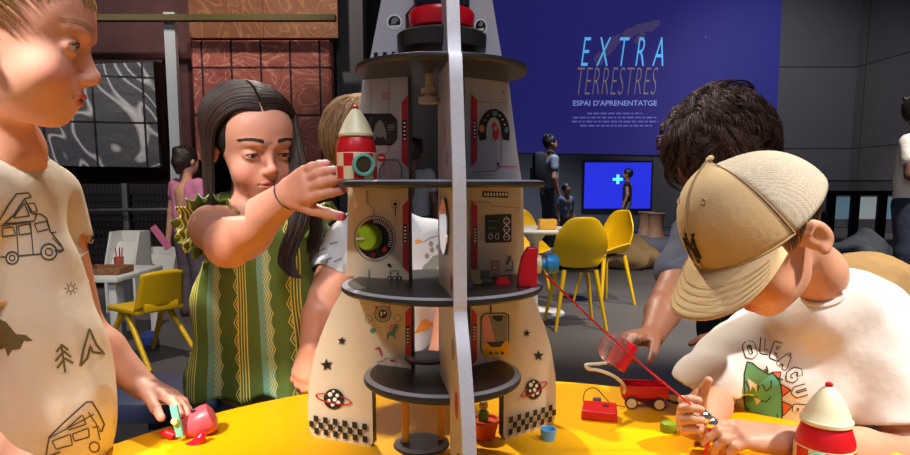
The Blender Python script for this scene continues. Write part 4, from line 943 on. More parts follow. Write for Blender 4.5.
for (r, a, z0, z1) in ((.056, 200, .6, .719), (.012, 262, .6, .719)):
    q = AX+Vector((r*math.cos(math.radians(a)), r*math.sin(math.radians(a)), (z0+z1)/2)); MB().box(q, (.010, .010, z1-z0), bev=.002).build('post', [mat('orange-lit wood', (226, 150, 50), .45)], play)  # orange light on the posts is part of their colour
# nose: black ring, red ring, clear dome, white disc
c_ = (AX.x, AX.y, 0)
MB().lathe([(.052, 1.176), (.060, 1.178), (.061, 1.197), (.057, 1.200), (.0001, 1.200)], c_, 48).build('black_ring', [blackp], play)
MB().lathe([(.044, 1.1575), (.046, 1.177)], c_, 40).build('ring_pedestal', [mat('dark red', (70, 30, 34), .5)], play)
MB().lathe([(.026, 1.1575), (.026, 1.162), (.0001, 1.163)], (AX.x-.0+.004, AX.y-.055, 0), 40).build('white_disc', [white], play)
MB().lathe([(.036, 1.204), (.043, 1.207), (.045, 1.224), (.042, 1.229), (.034, 1.229)], c_, 40).build('red_ring', [mat('red plastic', (214, 20, 38), .28, spec=.6)], play)
MB().lathe([(.038, 1.200), (.038, 1.26), (.034, 1.30)], c_, 40, capped=False).build('clear_cylinder', [mat('clear plastic', (225, 230, 240), .06, trans=1, ior=1.2)], play)
MB().box((AX.x+.0, AX.y, 1.245), (.055, .05, .03), bev=.004).build('blue_block', [mat('navy block', (28, 40, 66), .5)], play)
# pulley, dial, blocks
wb = mat('beech wood', (206, 180, 148), .5, noise=(30, .08))
q = W(432, 80, .885); mb = MB(); mb.lathe([(.0055, 1.146), (.0055, 1.128), (.011, 1.127), (.011, 1.120), (.006, 1.119), (.006, 1.116), (.0145, 1.115), (.0145, 1.107), (.004, 1.106)], (q.x-.004, q.y, 0), 24); mb.build('wooden_pulley', [wb], play)
n0 = bnorm(0); q = onplane(372, 237, bp(0, 0, 0), n0, .001); R_ = n0.to_track_quat('Z', 'Y').to_matrix()
mb = MB(); mb.lathe([(.0185, 0), (.0188, .012), (.0165, .016), (.0001, .0163)], q, 32, R_); k_ = mb.build('dial_knob', [grn], play)
mb = MB(); e1 = R_ @ Vector((1, 0, 0)); mb.box(q+n0*.0168+Vector((-.008, .0, -.001)), (.012, .0015, .003)); mb.build('pointer', [whp], k_)
q = W(478, 290, .86); 
for i, (x0, y0, x1, y1, Y, c) in enumerate(((470, 269, 480, 285, .885, (206, 180, 130)), (480, 271, 490, 287, .89, (120, 112, 112)), (497, 277, 508, 290, .87, (196, 30, 40)), (461, 280, 472, 291, .85, (80, 76, 76)))):
    a = W(x0, y0, Y); b2 = W(x1, y1, Y); mb = MB(); hh = a.z-.8622
    mb.box(((a.x+b2.x)/2, Y, .8622+max(hh, .006)/2), (b2.x-a.x, .016, max(hh, .006)), bev=.0012); mb.box(((a.x+b2.x)/2, Y-.004, .8622+.003), (b2.x-a.x+.004, .02, .006), bev=.001)
    tag(mb.build('toy_block', [mat('toyblock %d' % i, c, .5)]), ['beige upright toy block on the middle shelf of the playset', 'grey toy block standing beside the beige one', 'dark red toy block just left of the red winch', 'low dark toy block by the silver edged board'][i], 'toy block')
# red winch with blue knob on the shelf
redpl = mat('red plastic', (214, 20, 38), .28); blu = mat('blue plastic', (40, 140, 206), .35); cream = mat('cream plastic', (232, 216, 170), .4)
q = W(527, 287, .855); wz = .8622
wn = thing('toy_winch', 'red toy winch with a blue crank knob clamped on the playset shelf', 'toy', (q.x, q.y, wz))
mb = MB(); pr_ = [(-.013, 0), (.013, 0), (.013, .053), (.000, .053), (-.008, .040), (-.013, .012)]; mb.prism([(q.x+a, q.y-.009, wz+b_) for a, b_ in pr_], (0, .018, 0)); o = mb.build('body', [redpl], wn); md = o.modifiers.new('b', 'BEVEL'); md.width = .0015; md.segments = 2
mb = MB(); RX = Matrix.Rotation(math.radians(90), 3, 'Y'); n_ = 20; pr2 = []
mb.lathe([(.0125, .012), (.0125, .018), (.009, .019)], (q.x, q.y, wz+.030), 14, RX); mb.build('ratchet_wheel', [cream], wn)
mb = MB(); mb.lathe([(.0075, .018), (.0075, .024), (.0125, .026), (.0130, .038), (.0110, .041), (.0001, .041)], (q.x, q.y, wz+.030), 24, RX); mb.build('crank_knob', [blu], wn)
# string from winch to the boy's hand
A_ = Vector((q.x+.022, q.y-.012, wz+.018)); B_ = W(695, 408, .90); mb = MB(); mb.tube([A_.lerp(B_, t/20)+Vector((0, 0, -.006*math.sin(math.pi*t/20))) for t in range(21)], .0014, 8)
tag(mb.build('pull_string', [mat('red cord', (206, 30, 44), .5)]), 'taut red string from the toy winch to the capped boy', 'string')
# pot and figure in the rocket base
q = W(485, 446, .975); pt = MB(); pt.lathe([(.016, .601), (.021, .625), (.023, .627), (.023, .631), (.019, .631), (.018, .627)], (q.x, q.y, 0), 28); tag(pt.build('toy_pot', [mat('orange plastic', (220, 84, 40), .4)]), 'round orange toy pot standing inside the playset base', 'toy pot')
fg = thing('toy_figure', 'small wooden headed toy figure with green body in the orange pot', 'toy figure', (q.x, q.y, .628))
MB().lathe([(.008, .6275), (.009, .640), (.006, .645), (.0001, .646)], (q.x-.003, q.y, 0), 20).build('body', [mat('green toy', (110, 150, 60), .5)], fg)
MB().lathe([(.0001, .645), (.006, .647), (.0075, .653), (.006, .659), (.0001, .661)], (q.x-.003, q.y, 0), 20).build('head', [mat('toy head', (206, 160, 90), .5)], fg)
# ================================================================== toys on the table
def toy_rocket(name, label, c, R, window=math.radians(-60), seed=0):
    t = thing(name, label, 'toy', c, 'small red and white toy rockets'); c = Vector(c)
    H = R*3.4; seg = 48; mb = MB()
    mb.lathe([(R*.94, 0), (R, R*.05), (R, R*1.28), (R*.97, R*1.32)], c, seg)
    # two rows of checks (cream / red)
    for row in range(2):
        for k in range(12):
            a0, a1 = 2*math.pi*k/12, 2*math.pi*(k+1)/12; z0, z1 = R*.62*(row)+R*.04, R*.62*(row+1)+R*.04
            for j in range(3):
                b0, b1 = a0+(a1-a0)*j/3, a0+(a1-a0)*(j+1)/3; rr = R*1.006
                mb.face([c+Vector((rr*math.cos(b0), rr*math.sin(b0), z0)), c+Vector((rr*math.cos(b1), rr*math.sin(b1), z0)), c+Vector((rr*math.cos(b1), rr*math.sin(b1), z1)), c+Vector((rr*math.cos(b0), rr*math.sin(b0), z1))], 1 if (row+k) % 2 else 0)
    mb.build('hull', [mat('cream plastic', (232, 216, 170), .4), mat('red paint', (206, 24, 36), .35)], t)
    mb = MB(); mb.lathe([(R*.98, R*1.32), (R*.97, R*1.5), (R*.80, R*2.05), (R*.74, R*2.12)], c, seg); mb.build('upper_band', [mat('red paint', (206, 24, 36), .35)], t)
    mb = MB(); mb.lathe([(R*.78, R*2.08), (R*.86, R*2.12), (R*.86, R*2.24), (R*.80, R*2.3), (R*.68, R*2.62), (R*.48, R*3.0), (R*.26, R*3.32), (R*.12, R*3.44)], c, seg); mb.build('nose_cone', [mat('ivory plastic', (236, 228, 190), .35)], t)
    mb = MB(); mb.lathe([(R*.10, R*3.40), (R*.13, R*3.46), (R*.12, R*3.56), (R*.0001, R*3.62)], c, 20); mb.build('tip', [mat('red paint', (206, 24, 36), .35)], t)
    for wa in (window, window+math.pi):
        n = Vector((math.cos(wa), math.sin(wa), 0)); q = c+n*R*.985+Vector((0, 0, R*.72)); R_ = n.to_track_quat('Z', 'Y').to_matrix()
        pr = [(R*.56, -R*.05), (R*.54, R*.09), (R*.42, R*.10), (R*.36, -R*.02)]; mb = MB(); mb.lathe(pr, q, 32, R_, capped=False); wnd = mb.build('window_frame', [mat('aqua plastic', (120, 196, 178), .4)], t)
        mb = MB(); mb.lathe([(R*.37, R*.03), (R*.0001, R*.04)], q, 32, R_, capped=False); mb.build('porthole', [mat('dark hole', (74, 58, 36), .5)], wnd)
    return t
q = W(357, 182, .862); toy_rocket('toy_rocket', 'small red and white toy rocket in the girl\'s hand on the shelf', (q.x, q.y, 1.0047), .0270, math.radians(-62))
q = W(828, 400, .834); toy_rocket('toy_rocket', 'red and white toy rocket in the front right corner before the boy', (q.x, q.y, .6003), .0375, math.radians(-125))
# wagon
wg = thing('toy_wagon', 'red toy wagon with cream wheels on the yellow table', 'toy wagon', (W(643, 412, 1.12).x, 1.12, .6), rz=math.radians(-8)); wl = MB()
for d_, cc in (((.078, .036, .003), (0, 0, .022)), ((.078, .003, .022), (0, -.018, .031)), ((.078, .003, .022), (0, .018, .031)), ((.003, .036, .022), (-.039, 0, .031)), ((.003, .036, .022), (.039, 0, .031))): wl.box(cc, d_, bev=.0008)
wl.box((0, -.019, .040), (.084, .005, .004), bev=.001); wl.box((0, .019, .040), (.084, .005, .004), bev=.001); wl.build('tub', [redpl], wg, True)
MB().box((0, 0, .015), (.066, .022, .010), bev=.002).build('chassis', [mat('chassis', (130, 30, 30), .5)], wg, True)
for sx in (-1, 1):
    for sy in (-1, 1):
        M90 = Matrix.Rotation(math.radians(90), 3, 'X'); w_ = MB().lathe([(.010, -.003), (.0115, -.002), (.0115, .002), (.010, .003)], (sx*.024, sy*.021, .0115), 24, M90).build('wheel', [mat('brown tyre', (90, 40, 30), .5)], wg, True)
        MB().lathe([(.0085, -.0042), (.0085, .0042)], (sx*.024, sy*.021, .0115), 20, M90).build('hub', [cream], w_, True)
mb = MB(); mb.tube(smooth_path([(.040, 0, .014), (.055, -.006, .010), (.07, -.002, .012), (.088, .004, .018), (.098, .01, .024)]), .0022, 6); mb.build('handle', [mat('dark grey', (60, 56, 54), .5)], wg, True)
# white curled tube
q0 = W(625, 396, 1.12); mb = MB(); mb.tube(smooth_path([W(624, 395, 1.11), W(624, 386, 1.10), W(618, 379, 1.09), (W(608, 373.5, 1.08)), W(597, 370, 1.07), W(589, 369, 1.06), W(586, 365, 1.06), W(597, 364, 1.08), W(606, 363, 1.10)], 5), .0030, 8)
tag(mb.build('curled_tube', [mat('ivory tube', (226, 220, 200), .4)]), 'curled white flexible tube rising from the red wagon', 'tube')
# red block and grey gadget
rb = thing('wedge_block', 'flat bright red wooden block left of the toy wagon', 'toy block', (W(599, 424, 1.06).x, 1.06, .6), rz=math.radians(-14))
mb = MB(); mb.prism([(-.030, -.018, 0), (.030, -.018, 0), (.030, -.018, .016), (-.030, -.018, .016)], (0, .036, 0)); mb.v[4:8] = [(-.030, .018, 0), (.030, .018, 0), (.028, .018, .024), (-.026, .018, .024)]
o = mb.build('block', [mat('red block', (206, 22, 26), .35)], rb, True); md = o.modifiers.new('b', 'BEVEL'); md.width = .0025; md.segments = 2
mb = MB(); mb.box((.010, .004, .0216), (.010, .006, .001), 0, Matrix.Rotation(math.radians(13), 4, 'X')); mb.build('dark_mark', [mat('dark mark', (60, 14, 20), .5)], rb, True)
q = W(595, 405, 1.10); gd = thing('toy_connector', 'small grey metal connector lying behind the red block', 'toy', (q.x, q.y, .6))
mb = MB(); mb.lathe([(.007, 0), (.008, .002), (.008, .010), (.004, .012)], (q.x, q.y, .6), 16); mb.build('base', [mat('steel', (200, 200, 204), .25, 1)], gd)
mb = MB(); mb.box((q.x+.003, q.y, .6175), (.014, .008, .010), bev=.002); mb.build('clip', [mat('grey plastic', (120, 120, 122), .4)], gd)
mb = MB(); mb.tube(smooth_path([(q.x-.008, q.y, .606), (q.x-.020, q.y, .612), (q.x-.016, q.y+.01, .630), (q.x+.004, q.y+.015, .634), (q.x+.03, q.y+.012, .608), (q.x+.055, q.y+.005, .603)], 5), .0008, 5); mb.build('wire', [mat('dark wire', (50, 46, 44), .5)], gd)
q = W(548, 447, .965); mb = MB(); mb.lathe([(.010, 0), (.0125, .014), (.0128, .018), (.0105, .018), (.009, .006), (.0001, .006)], (q.x, q.y, .6), 24)
tag(mb.build('toy_dish', [mat('pale blue plastic', (110, 178, 226), .3)]), 'little pale blue plastic dish lying at the foot of the fin', 'toy')
# lime toy in the shade near the boy's hand
q = W(668, 437, 1.0); mb = MB(); mb.lathe([(.012, 0), (.014, .006), (.012, .014), (.005, .018)], (q.x, q.y, .6), 20); tag(mb.build('toy_ball', [mat('green toy b', (120, 140, 20), .4)]), 'small green toy in the shadow of the capped boy', 'toy')
# pink toy craft in the boy's hand
q = W(196, 424, .985); tc2 = thing('toy_spaceship', 'pink toy spaceship with aqua propeller and red fins in the boy\'s hand', 'toy', (q.x, q.y, .6))
ax_ = Vector((.72, .25, .30)).normalized(); R_ = ax_.to_track_quat('Z', 'Y').to_matrix()
MB().lathe([(.010, -.022), (.017, -.016), (.0225, .002), (.0245, .016), (.0225, .026), (.012, .031), (.0001, .032)], q, 32, R_).build('hull', [mat('pink plastic', (206, 84, 92), .35)], tc2)
MB().box(q+Vector((.002, -.006, .0235)), (.013, .006, .003), 0, Matrix.Rotation(.3, 4, 'Z'), bev=.001).build('slot', [mat('slot', (60, 24, 30), .5)], tc2)
pc = W(177, 421, .955); MB().box(pc, (.0125, .006, .052), 0, Matrix.Rotation(math.radians(-9), 4, 'Y'), bev=.0028).build('propeller', [mat('aqua plastic', (120, 196, 178), .4)], tc2)
MB().lathe([(.0048, 0), (.0055, .002), (.0048, .006), (.0001, .0075)], pc+Vector((-.001, -.003, .002)), 18, Matrix.Rotation(math.radians(90), 3, 'X')).build('hub', [mat('pale yellow', (236, 226, 150), .4)], tc2)
MB().tube(smooth_path([W(181, 448, .955), W(190, 447, .95), W(199, 440, .95), W(204, 431, .955)]), [.006]*4+[.0082]*11+[.006]*4, 12).build('fin', [redpl], tc2)
MB().tube([W(160, 433, .97), W(167, 433, .965), W(174, 436, .965)], [.002, .0065, .007], 10).build('fin', [redpl], tc2)
# dark bench behind the table
bn = thing('bench', 'dark navy bench edge behind the yellow table beside the boy', 'bench', (W(150, 400, 1.36).x, 1.36, 0))
a = W(60, 384, 1.40); b2 = W(206, 384, 1.40)
MB().box(((a.x+b2.x)/2, 1.36, .535), (b2.x-a.x, .22, .045), bev=.012).build('seat', [mat('navy vinyl', (30, 34, 52), .35)], bn)
for x_ in (a.x+.05, b2.x-.05): MB().box((x_, 1.36, .256), (.05, .18, .512), bev=.01).build('leg', [mat('navy leg', (24, 26, 38), .5)], bn)
# ================================================================== the children
skinm = mat('skin', (210, 150, 120), .48, attr=True, sss=.10, noise=(40, .03), bump=(260, .10, .001))
def tonorm(v): return Vector(v).normalized()
def mkbody(F, regions, root, skin, spots, name='body'):
    V, Q = solid(F, regions, None, 1); me = npmesh(name, V, Q); paint(me, V, skin, spots)
    o = link(name, me, root, False, [skinm]); t = BVHTree.FromPolygons([tuple(v) for v in V], [tuple(int(i) for i in f) for f in Q]); return o, t
def settle(root, tree):
    for o in root.children:
        if o.name.startswith('eyebrow'): conform([o], tree)
def ellpt(th, ph, c=(0, .014, .03), r=(.079, .095, .081), g=0):
    """th polar from crown, ph azimuth with 0 = face (-Y)"""
    return Vector((c[0]+(r[0]+g)*math.sin(th)*math.sin(ph), c[1]-(r[1]+g)*math.sin(th)*math.cos(ph), c[2]+(r[2]+g)*math.cos(th)))
def wrinkle(a=.0022, f=1.0, seed=0.0):
    def w_(x, y, z): return (a*np.sin(38*f*x+21*f*z+2.2*np.sin(19*f*z+seed)+seed)+a*.7*np.sin(55*f*z-30*f*x+1.7*np.sin(27*f*x+seed)+12*y)+a*.5*np.sin(88*f*(x+y)+33*z+seed))
    return w_
# ------------------------------------------------------------------ A: fair boy at the left
A = thing('person', 'fair haired boy in printed cream tee at left, holding the pink spaceship', 'person', (W(10, 300, .87).x-.16, .90, 0))
M = headM(8, 27, .82, 108, 13, 0, 1.04); F = Field(); sp = head(F, M, 1.04, .0062, .001, 1.12)
neck = W(4, 150, .86)
F.cap(M @ Vector((0, .035, -.05)), neck, .038, .041, .02); F.cap(neck, W(-10, 215, .88), .043, .06, .03)
F.cap(W(-5, 215, .88), W(5, 420, .88), .08, .085, .03)
sh_f, el_f, wr_f = W(48, 196, .98), W(82, 330, 1.04), W(143, 386, 1.04)
F.path([sh_f, el_f], [.038, .033], .012); F.path([el_f, el_f.lerp(wr_f, .35), wr_f], [.033, .034, .0225], .012)
hd = (W(206, 410, .99)-wr_f).normalized()
hA = hand(F, wr_f, hd, (.1, -.45, -1), (.25, -1, -.1), .128, ((4, 18, 14), (6, 20, 16), (8, 24, 18), (12, 28, 20)), (20, .25, 6), 2)
sh_n, el_n, wr_n = W(-60, 205, .76), W(-75, 400, .70), W(-15, 455, .66)
F.path([sh_n, el_n, wr_n], [.042, .036, .024], .012); hand(F, wr_n, (W(30, 470, .68)-wr_n), (0, 0, -1), (0, 1, 0), .12, ((30, 40, 30),)*4)
hips = Vector((-.70, .92, .52))
F.cap(W(0, 420, .88), hips, .085, .09, .03)
for dy in (-.07, .07): F.path([hips+Vector((0, dy, -.04)), (hips.x+.02, hips.y+dy, .28), (hips.x, hips.y+dy, .07)], [.065, .045, .032], .02); F.cap((hips.x, hips.y+dy, .035), (hips.x+.11, hips.y+dy, .025), .033, .025, .02)
sp += nailspots(hA, (.1, -.45, -1), .122, (236, 160, 150))
zc = neck.z-.03
bA, tA = mkbody(F, [((None, None, None), (None,)*3, .0022)] if False else [((-.75, .68, zc), (-.3, 1.0, 1.4), .0018), ((-1.2, .5, .25), (-.3, 1.3, zc+.01), .0032), ((-.56, .93, .58), (-.30, 1.10, .74), .0016), ((-1.2, .5, 0), (-.3, 1.3, .26), .005)], A, (228, 166, 140), sp)
eyes(M, 1, A, (.12, -1, .02), (86, 74, 58), (-1, 1), True, (178, 132, 96), .0175, .0028, .0062); settle(A, tA)
# hair: short, fair, combed forward
H = Field(); R3 = M.to_3x3() @ Matrix.Scale(1/1.04, 3); H.ell(M @ Vector((0, .020, .036)), (.083, .098, .082), .01, False, R3); H.ell(M @ Vector((0, -.085, -.014)), (.090, .078, .066), .012, True, R3); H.ell(M @ Vector((0, -.02, -.09)), (.12, .10, .075), .01, True, R3)
V, Q = solid(H, [(None, None, .003)]); mb = MB(); rnd = random.Random(2); paths = []
for i in range(2600):
    ph = rnd.uniform(-3.14, 3.14); th = rnd.uniform(.1, 1.62 if abs(ph) > 1.5 else 1.12); p = []; ln = rnd.uniform(.030, .048); f = 1
    a = ph; t_ = th; tgt = .25*math.copysign(1, a) if abs(a) < 2.2 else a
    for k in range(6):
        s_ = k/5; aa = a*(1-.35*s_) if abs(a) < 2 else a; tt = t_+s_*ln/.085*(1 if abs(a) > .9 else .85); g = .001+.005*math.sin(s_*2.4)+.0015*rnd.random()
        q = ellpt(tt, aa, g=g); q.x += .002*math.sin(9*tt+a*5); p.append(M @ q)
    paths.append(p)
strands(mb, paths, .0008)
hm = hair_mat('fair hair', (150, 108, 66), (214, 172, 116)); nv = len(V)
me = bpy.data.meshes.new('hair'); me.from_pydata([tuple(v) for v in V]+mb.v, [], [tuple(int(i) for i in q) for q in Q]+[tuple(i+nv for i in f) for f in mb.f]); me.polygons.foreach_set('use_smooth', [True]*len(me.polygons)); me.polygons.foreach_set('material_index', [1]*len(Q)+[0]*len(mb.f)); link('hair', me, A, False, [hm, undercoat(hm)])
# tee
C = Field()
C.path([W(-14, 205, .875), W(-2, 300, .875), W(27, 395, .885), W(22, 440, .89)], [.090, .098, .106, .103], .05)
C.cap(W(-40, 195, .80), W(30, 190, .93), .052, .046, .05); C.cap(sh_f, W(66, 262, 1.0), .046, .052, .03); C.cap(sh_n, W(-70, 300, .73), .05, .056, .03)
C.cap(W(22, 440, .89), (-.64, .90, .57), .100, .10, .05)
C.ell(neck+Vector((-.004, -.003, .028)), (.056, .060, .040), .008, True); C.cuff(sh_f, W(65, 255, 1.0), .0475); C.cuff(sh_n, W(-70, 300, .73), .052)
C.plane((0, 0, .50), (0, 0, -1), .01)
V, Q = solid(C, [(None, None, .0034)], wrinkle(.0026, .75, 1)); P = Print(V, Q); pm = MB()
dk = 1; TT = lambda pts, w=1.5, m=1, c=False: P.stroke(pm, pts, w, m, c)
# camper van with a pop-up roof
TT([(-2, 222), (8, 205), (16, 194), (28, 193), (31, 197), (24, 199), (14, 214), (4, 224)]); TT([(24, 199), (33, 214), (40, 214), (46, 218), (50, 232), (60, 244), (63, 250), (58, 253)])
TT([(2, 224), (34, 221), (36, 214)], 1.3); TT([(13, 218), (24, 203), (29, 216), (13, 218)], 1.2); TT([(27, 204), (34, 203), (37, 211), (30, 213), (27, 204)], 1.2)
TT([(0, 226), (30, 222), (33, 255)], 1.2); TT([(16, 225), (18, 254)], 1.2); TT([(2, 228), (13, 227), (15, 235), (2, 237), (2, 228)], 1.2); TT([(18, 226), (29, 224), (31, 233), (19, 235), (18, 226)], 1.2)
TT([(34, 224), (46, 221), (49, 229), (37, 232), (34, 224)], 1.2); TT([(0, 257), (5, 257)], 1.4); TT([(18, 256), (41, 254)], 1.4); TT([(54, 251), (62, 250)], 1.4); TT([(50, 233), (56, 232)], 1.2); TT([(52, 238), (60, 246)], 1.1)
for cx, cy, r in ((12, 258, 6.2), (48.5, 252, 8)): TT(circ(cx, cy, r, r, 20), 1.6, 1, True); TT(circ(cx, cy, r*.45, r*.45, 14), 1.2, 1, True)
TT(circ(70.5, 288.5, 3, 3, 12), 1, 2, True)
for k in range(8): a = k*math.pi/4; TT([(70.5+4.2*math.cos(a), 288.5+4.2*math.sin(a)), (70.5+6.6*math.cos(a), 288.5+6.6*math.sin(a))], 1, 2)
P.fill(pm, [(-2, 318), (6, 322), (16, 334), (26, 335), (33, 341), (24, 341), (20, 349), (12, 350), (8, 357), (5, 348), (-2, 350)], 2)
for seg in ([(65, 372), (61, 344)], [(62, 345), (56, 352)], [(62, 345), (68, 350)], [(63, 352), (55, 361)], [(63, 351), (71, 357)], [(64, 359), (57, 368)], [(64, 358), (73, 363)]): TT(seg, 2.2, 2)
TT([(80, 366), (83, 350), (89, 329), (96, 345), (104, 354), (92, 352), (90, 346), (87, 358), (80, 366)], 2.4, 2)
TT([(46, 455), (49, 437), (62, 424), (86, 402), (92, 402), (98, 412), (104, 424), (101, 432)], 1.6); TT([(49, 438), (94, 414)], 1.2); TT([(67, 428), (82, 415), (86, 424), (68, 430)], 1.2)
TT([(52, 441), (70, 434), (72, 445), (56, 449), (52, 441)], 1.2); TT([(72, 434), (88, 428), (89, 437), (74, 441), (72, 434)], 1.2); TT([(88, 412), (96, 424), (100, 440)], 1.1); TT([(92, 428), (98, 426), (100, 432)], 1.1)
TT([(50, 455), (60, 452)], 1.4); TT(circ(94, 447, 5, 5, 14), 1.4, 1, True)
tee = mat('cream tee', (226, 216, 196), .85, noise=(7, .04), bump=(18, .45, .008)); pk = mat('charcoal print', (82, 76, 64), .8); ok_ = mat('olive print', (112, 102, 62), .8)
cloth_obj('shirt', V, Q, pm, [tee, pk, ok_], A)
mb = MB(); nr = [neck+Vector((-.004+.057*math.cos(a), -.003+.059*math.sin(a), -.004+.010*math.sin(a+2.5))) for a in [2*math.pi*i/28 for i in range(29)]]
Pb = BVHTree.FromPolygons([tuple(v) for v in V], [tuple(int(i) for i in f) for f in Q]); nr = [Pb.find_nearest(q)[0] for q in nr]
mb.tube(nr, .0042, 8, cap=False); mb.build('collar', [tee], A)
S_ = Field(); S_.cap((hips.x, .86, .50), (hips.x, .98, .50), .098, .098, .04)
for dy in (-.07, .07): S_.cap(hips+Vector((0, dy, -.04)), (hips.x+.02, hips.y+dy, .33), .08, .068, .03)
V, Q = solid(S_, [(None, None, .007)]); link('shorts', npmesh('shorts', V, Q), A, False, [mat('navy shorts', (34, 40, 60), .85, bump=(20, .5, .01))])

# ------------------------------------------------------------------ B: girl in the striped dress
B = thing('person', 'dark haired girl in green striped dress reaching for the toy rocket', 'person', (W(255, 400, 1.28).x, 1.30, 0))
M = headM(253, 143, 1.25, 38, 13, -3, .98); F = Field(); sp = head(F, M, .98, .0046, .0, 1.0, .0022)
neck = W(256, 205, 1.285)
F.cap(M @ Vector((0, .035, -.05)), neck, .034, .037, .02); F.cap(neck, W(256, 230, 1.29), .045, .07, .03); F.path([W(256, 230, 1.29), W(256, 330, 1.31), W(256, 420, 1.33)], [.075, .065, .085], .03)
s1, e1_, w1 = W(213, 228, 1.21), W(229, 243, 1.05), W(291, 193, .955)
F.path([s1, e1_], [.040, .0385], .015); F.path([e1_, e1_.lerp(w1, .4), w1], [.0385, .036, .0215], .012)
F.cap(W(256, 222, 1.28), s1, .05, .040, .02)
hd = (W(338, 168, .845)-w1).normalized()
hB = hand(F, w1, hd, (.25, .95, -.1), (.45, -.2, -1), .128, ((10, 24, 18), (8, 22, 16), (8, 24, 18), (6, 24, 20)), (30, .25, 6), 1.5)
s2 = W(301, 226, 1.33); F.path([W(256, 222, 1.30), s2, W(294, 300, 1.40), W(284, 350, 1.38)], [.05, .036, .029, .022], .015)
hand(F, W(284, 350, 1.38), (0, -.1, -1), (0, 1, 0), (-1, 0, 0), .112, ((30, 40, 30),)*4)
hp = W(256, 420, 1.33); 
for dx in (-.05, .05): F.path([hp+Vector((dx, .02, -.03)), (hp.x+dx, 1.36, .28), (hp.x+dx, 1.37, .06)], [.06, .042, .03], .02); F.cap((hp.x+dx, 1.36, .03), (hp.x+dx, 1.27, .022), .03, .024, .02)
sp += nailspots(hB, (.25, .95, -.1), .128, (232, 130, 150)); th = hB['thumb']; sp.append((th[0][-1], [.0075]*3, None, (200, 40, 100), .8))
bB, tB = mkbody(F, [((-.60, 1.05, neck.z-.02), (-.2, 1.45, 1.4), .0018), ((-.62, .9, .55), (-.05, 1.5, neck.z-.01), .003), ((-.32, .78, .93), (-.10, 1.0, 1.09), .0016), ((-.62, 1.1, 0), (-.05, 1.5, .56), .006)], B, (206, 146, 122), sp)
eyes(M, 1, B, (.10, -.9, -.22), (34, 22, 18), (-1, 1), True, (40, 27, 22), .0175, .0034, .0046, .0022); settle(B, tB)
mb = MB(); ax_ = (w1-e1_).normalized(); c_ = w1-ax_*.006; q = ax_.to_track_quat('Z', 'Y').to_matrix(); mb.tube([c_+q @ Vector((.0250*math.cos(a), .0250*math.sin(a), 0)) for a in [2*math.pi*i/24 for i in range(25)]], .0009, 6, cap=False); tag(mb.build('bracelet', [mat('thin cord', (60, 50, 60), .5)]), 'thin dark cord bracelet around the girl\'s wrist', 'bracelet')
# long parted hair
H = Field(); R3 = M.to_3x3() @ Matrix.Scale(1/.98, 3); H.ell(M @ Vector((0, .020, .030)), (.082, .094, .078), .01, False, R3)
H.ell(M @ Vector((.0, -.10, -.014)), (.053, .070, .076), .014, True, R3); H.ell(M @ Vector((0, -.05, -.09)), (.085, .09, .070), .01, True, R3)
V, Q = solid(H, [(None, None, .003)]); mb = MB(); rnd = random.Random(7); paths = []; gz = Vector((0, 0, -1)); hr = hair_mat('dark brown hair', (26, 16, 13), (66, 43, 32), .5)
def lhair(sg, y0, rr, length, out_):
    p = []; cy = .018; ry = .096; rz = .079; rx = .081; yy = y0
    sc = math.sqrt(max(1-((yy-cy)/ry)**2, .02)); t_end = 1.75
    for k in range(9):
        t_ = .04+t_end*k/8; g = .003+.006*math.sin(min(t_, 1.57))+out_
        sw = 0.0
        if yy < 0: sw = .048*(t_/t_end)**1.6*min(1, (-yy)/.06+.3)      # sweep away from the face
        y_ = yy+sw; s2_ = math.sqrt(max(1-((y_-cy)/ry)**2, .05)); s2_ = max(s2_, sc)
        p.append(Vector((sg*(rx*s2_+g)*math.sin(t_)+ -.008*(1-t_/t_end), y_, .031+(rz*s2_+g)*math.cos(t_)*1.0)))
    W_ = [M @ q for q in p]; last = W_[-1]; d = (W_[-1]-W_[-2]).normalized(); n = int(length/.022)
    for k in range(n):
        s_ = (k+1)/n; d = (d*.55+gz*.45+Vector((.004*math.sin(k*.9+rr*6), .0, 0))*6+Vector((0, -.10 if k > 2 else .02, 0))*rr).normalized(); last = last+d*.022; W_.append(last.copy())
    return W_
for i in range(2300):
    sg = -1 if rnd.random() < .5 else 1; y0 = rnd.uniform(-.070, .105); rr = rnd.random()
    ln = rnd.uniform(.14, .205) if sg > 0 else rnd.uniform(.10, .19)
    paths.append(lhair(sg, y0, rr, ln, rnd.uniform(-.002, .004)))
for i in range(700):   # nape
    a = rnd.uniform(-1, 1); p0 = M @ Vector((a*.072, .085-.02*abs(a), .03+rnd.uniform(-.03, .04))); p1 = M @ Vector((a*.07, .10-.02*abs(a), -.04)); p2 = p1+Vector((rnd.uniform(-.01, .01), .0, -.10)); p3 = p2+Vector((rnd.uniform(-.01, .01), -.015, -.10)); paths.append(smooth_path([p0, p1, p2, p3], 3))
for i in range(420):   # lock over the front of the dress, curling at its end
    an = rnd.uniform(0, 6.28); rr_ = math.sqrt(rnd.random()); o_ = Vector((rr_*math.cos(an)*.019, rr_*math.sin(an)*.012+.002, 0)); c1 = [M @ Vector((.062, -.035, .06)), W(294, 150, 1.235), W(301, 185, 1.22), W(300, 215, 1.205), W(290, 245, 1.195), W(286, 262, 1.188), W(293, 274, 1.182), W(300, 278, 1.18)]
    f = [.5, .9, 1, .95, .85, .8, .6, .4]; paths.append(smooth_path([c+o_*f[j]+Vector((rnd.uniform(-1, 1), rnd.uniform(-1, 1), 0))*.0026 for j, c in enumerate(c1)][:rnd.choice((6, 7, 8, 8))], 3))
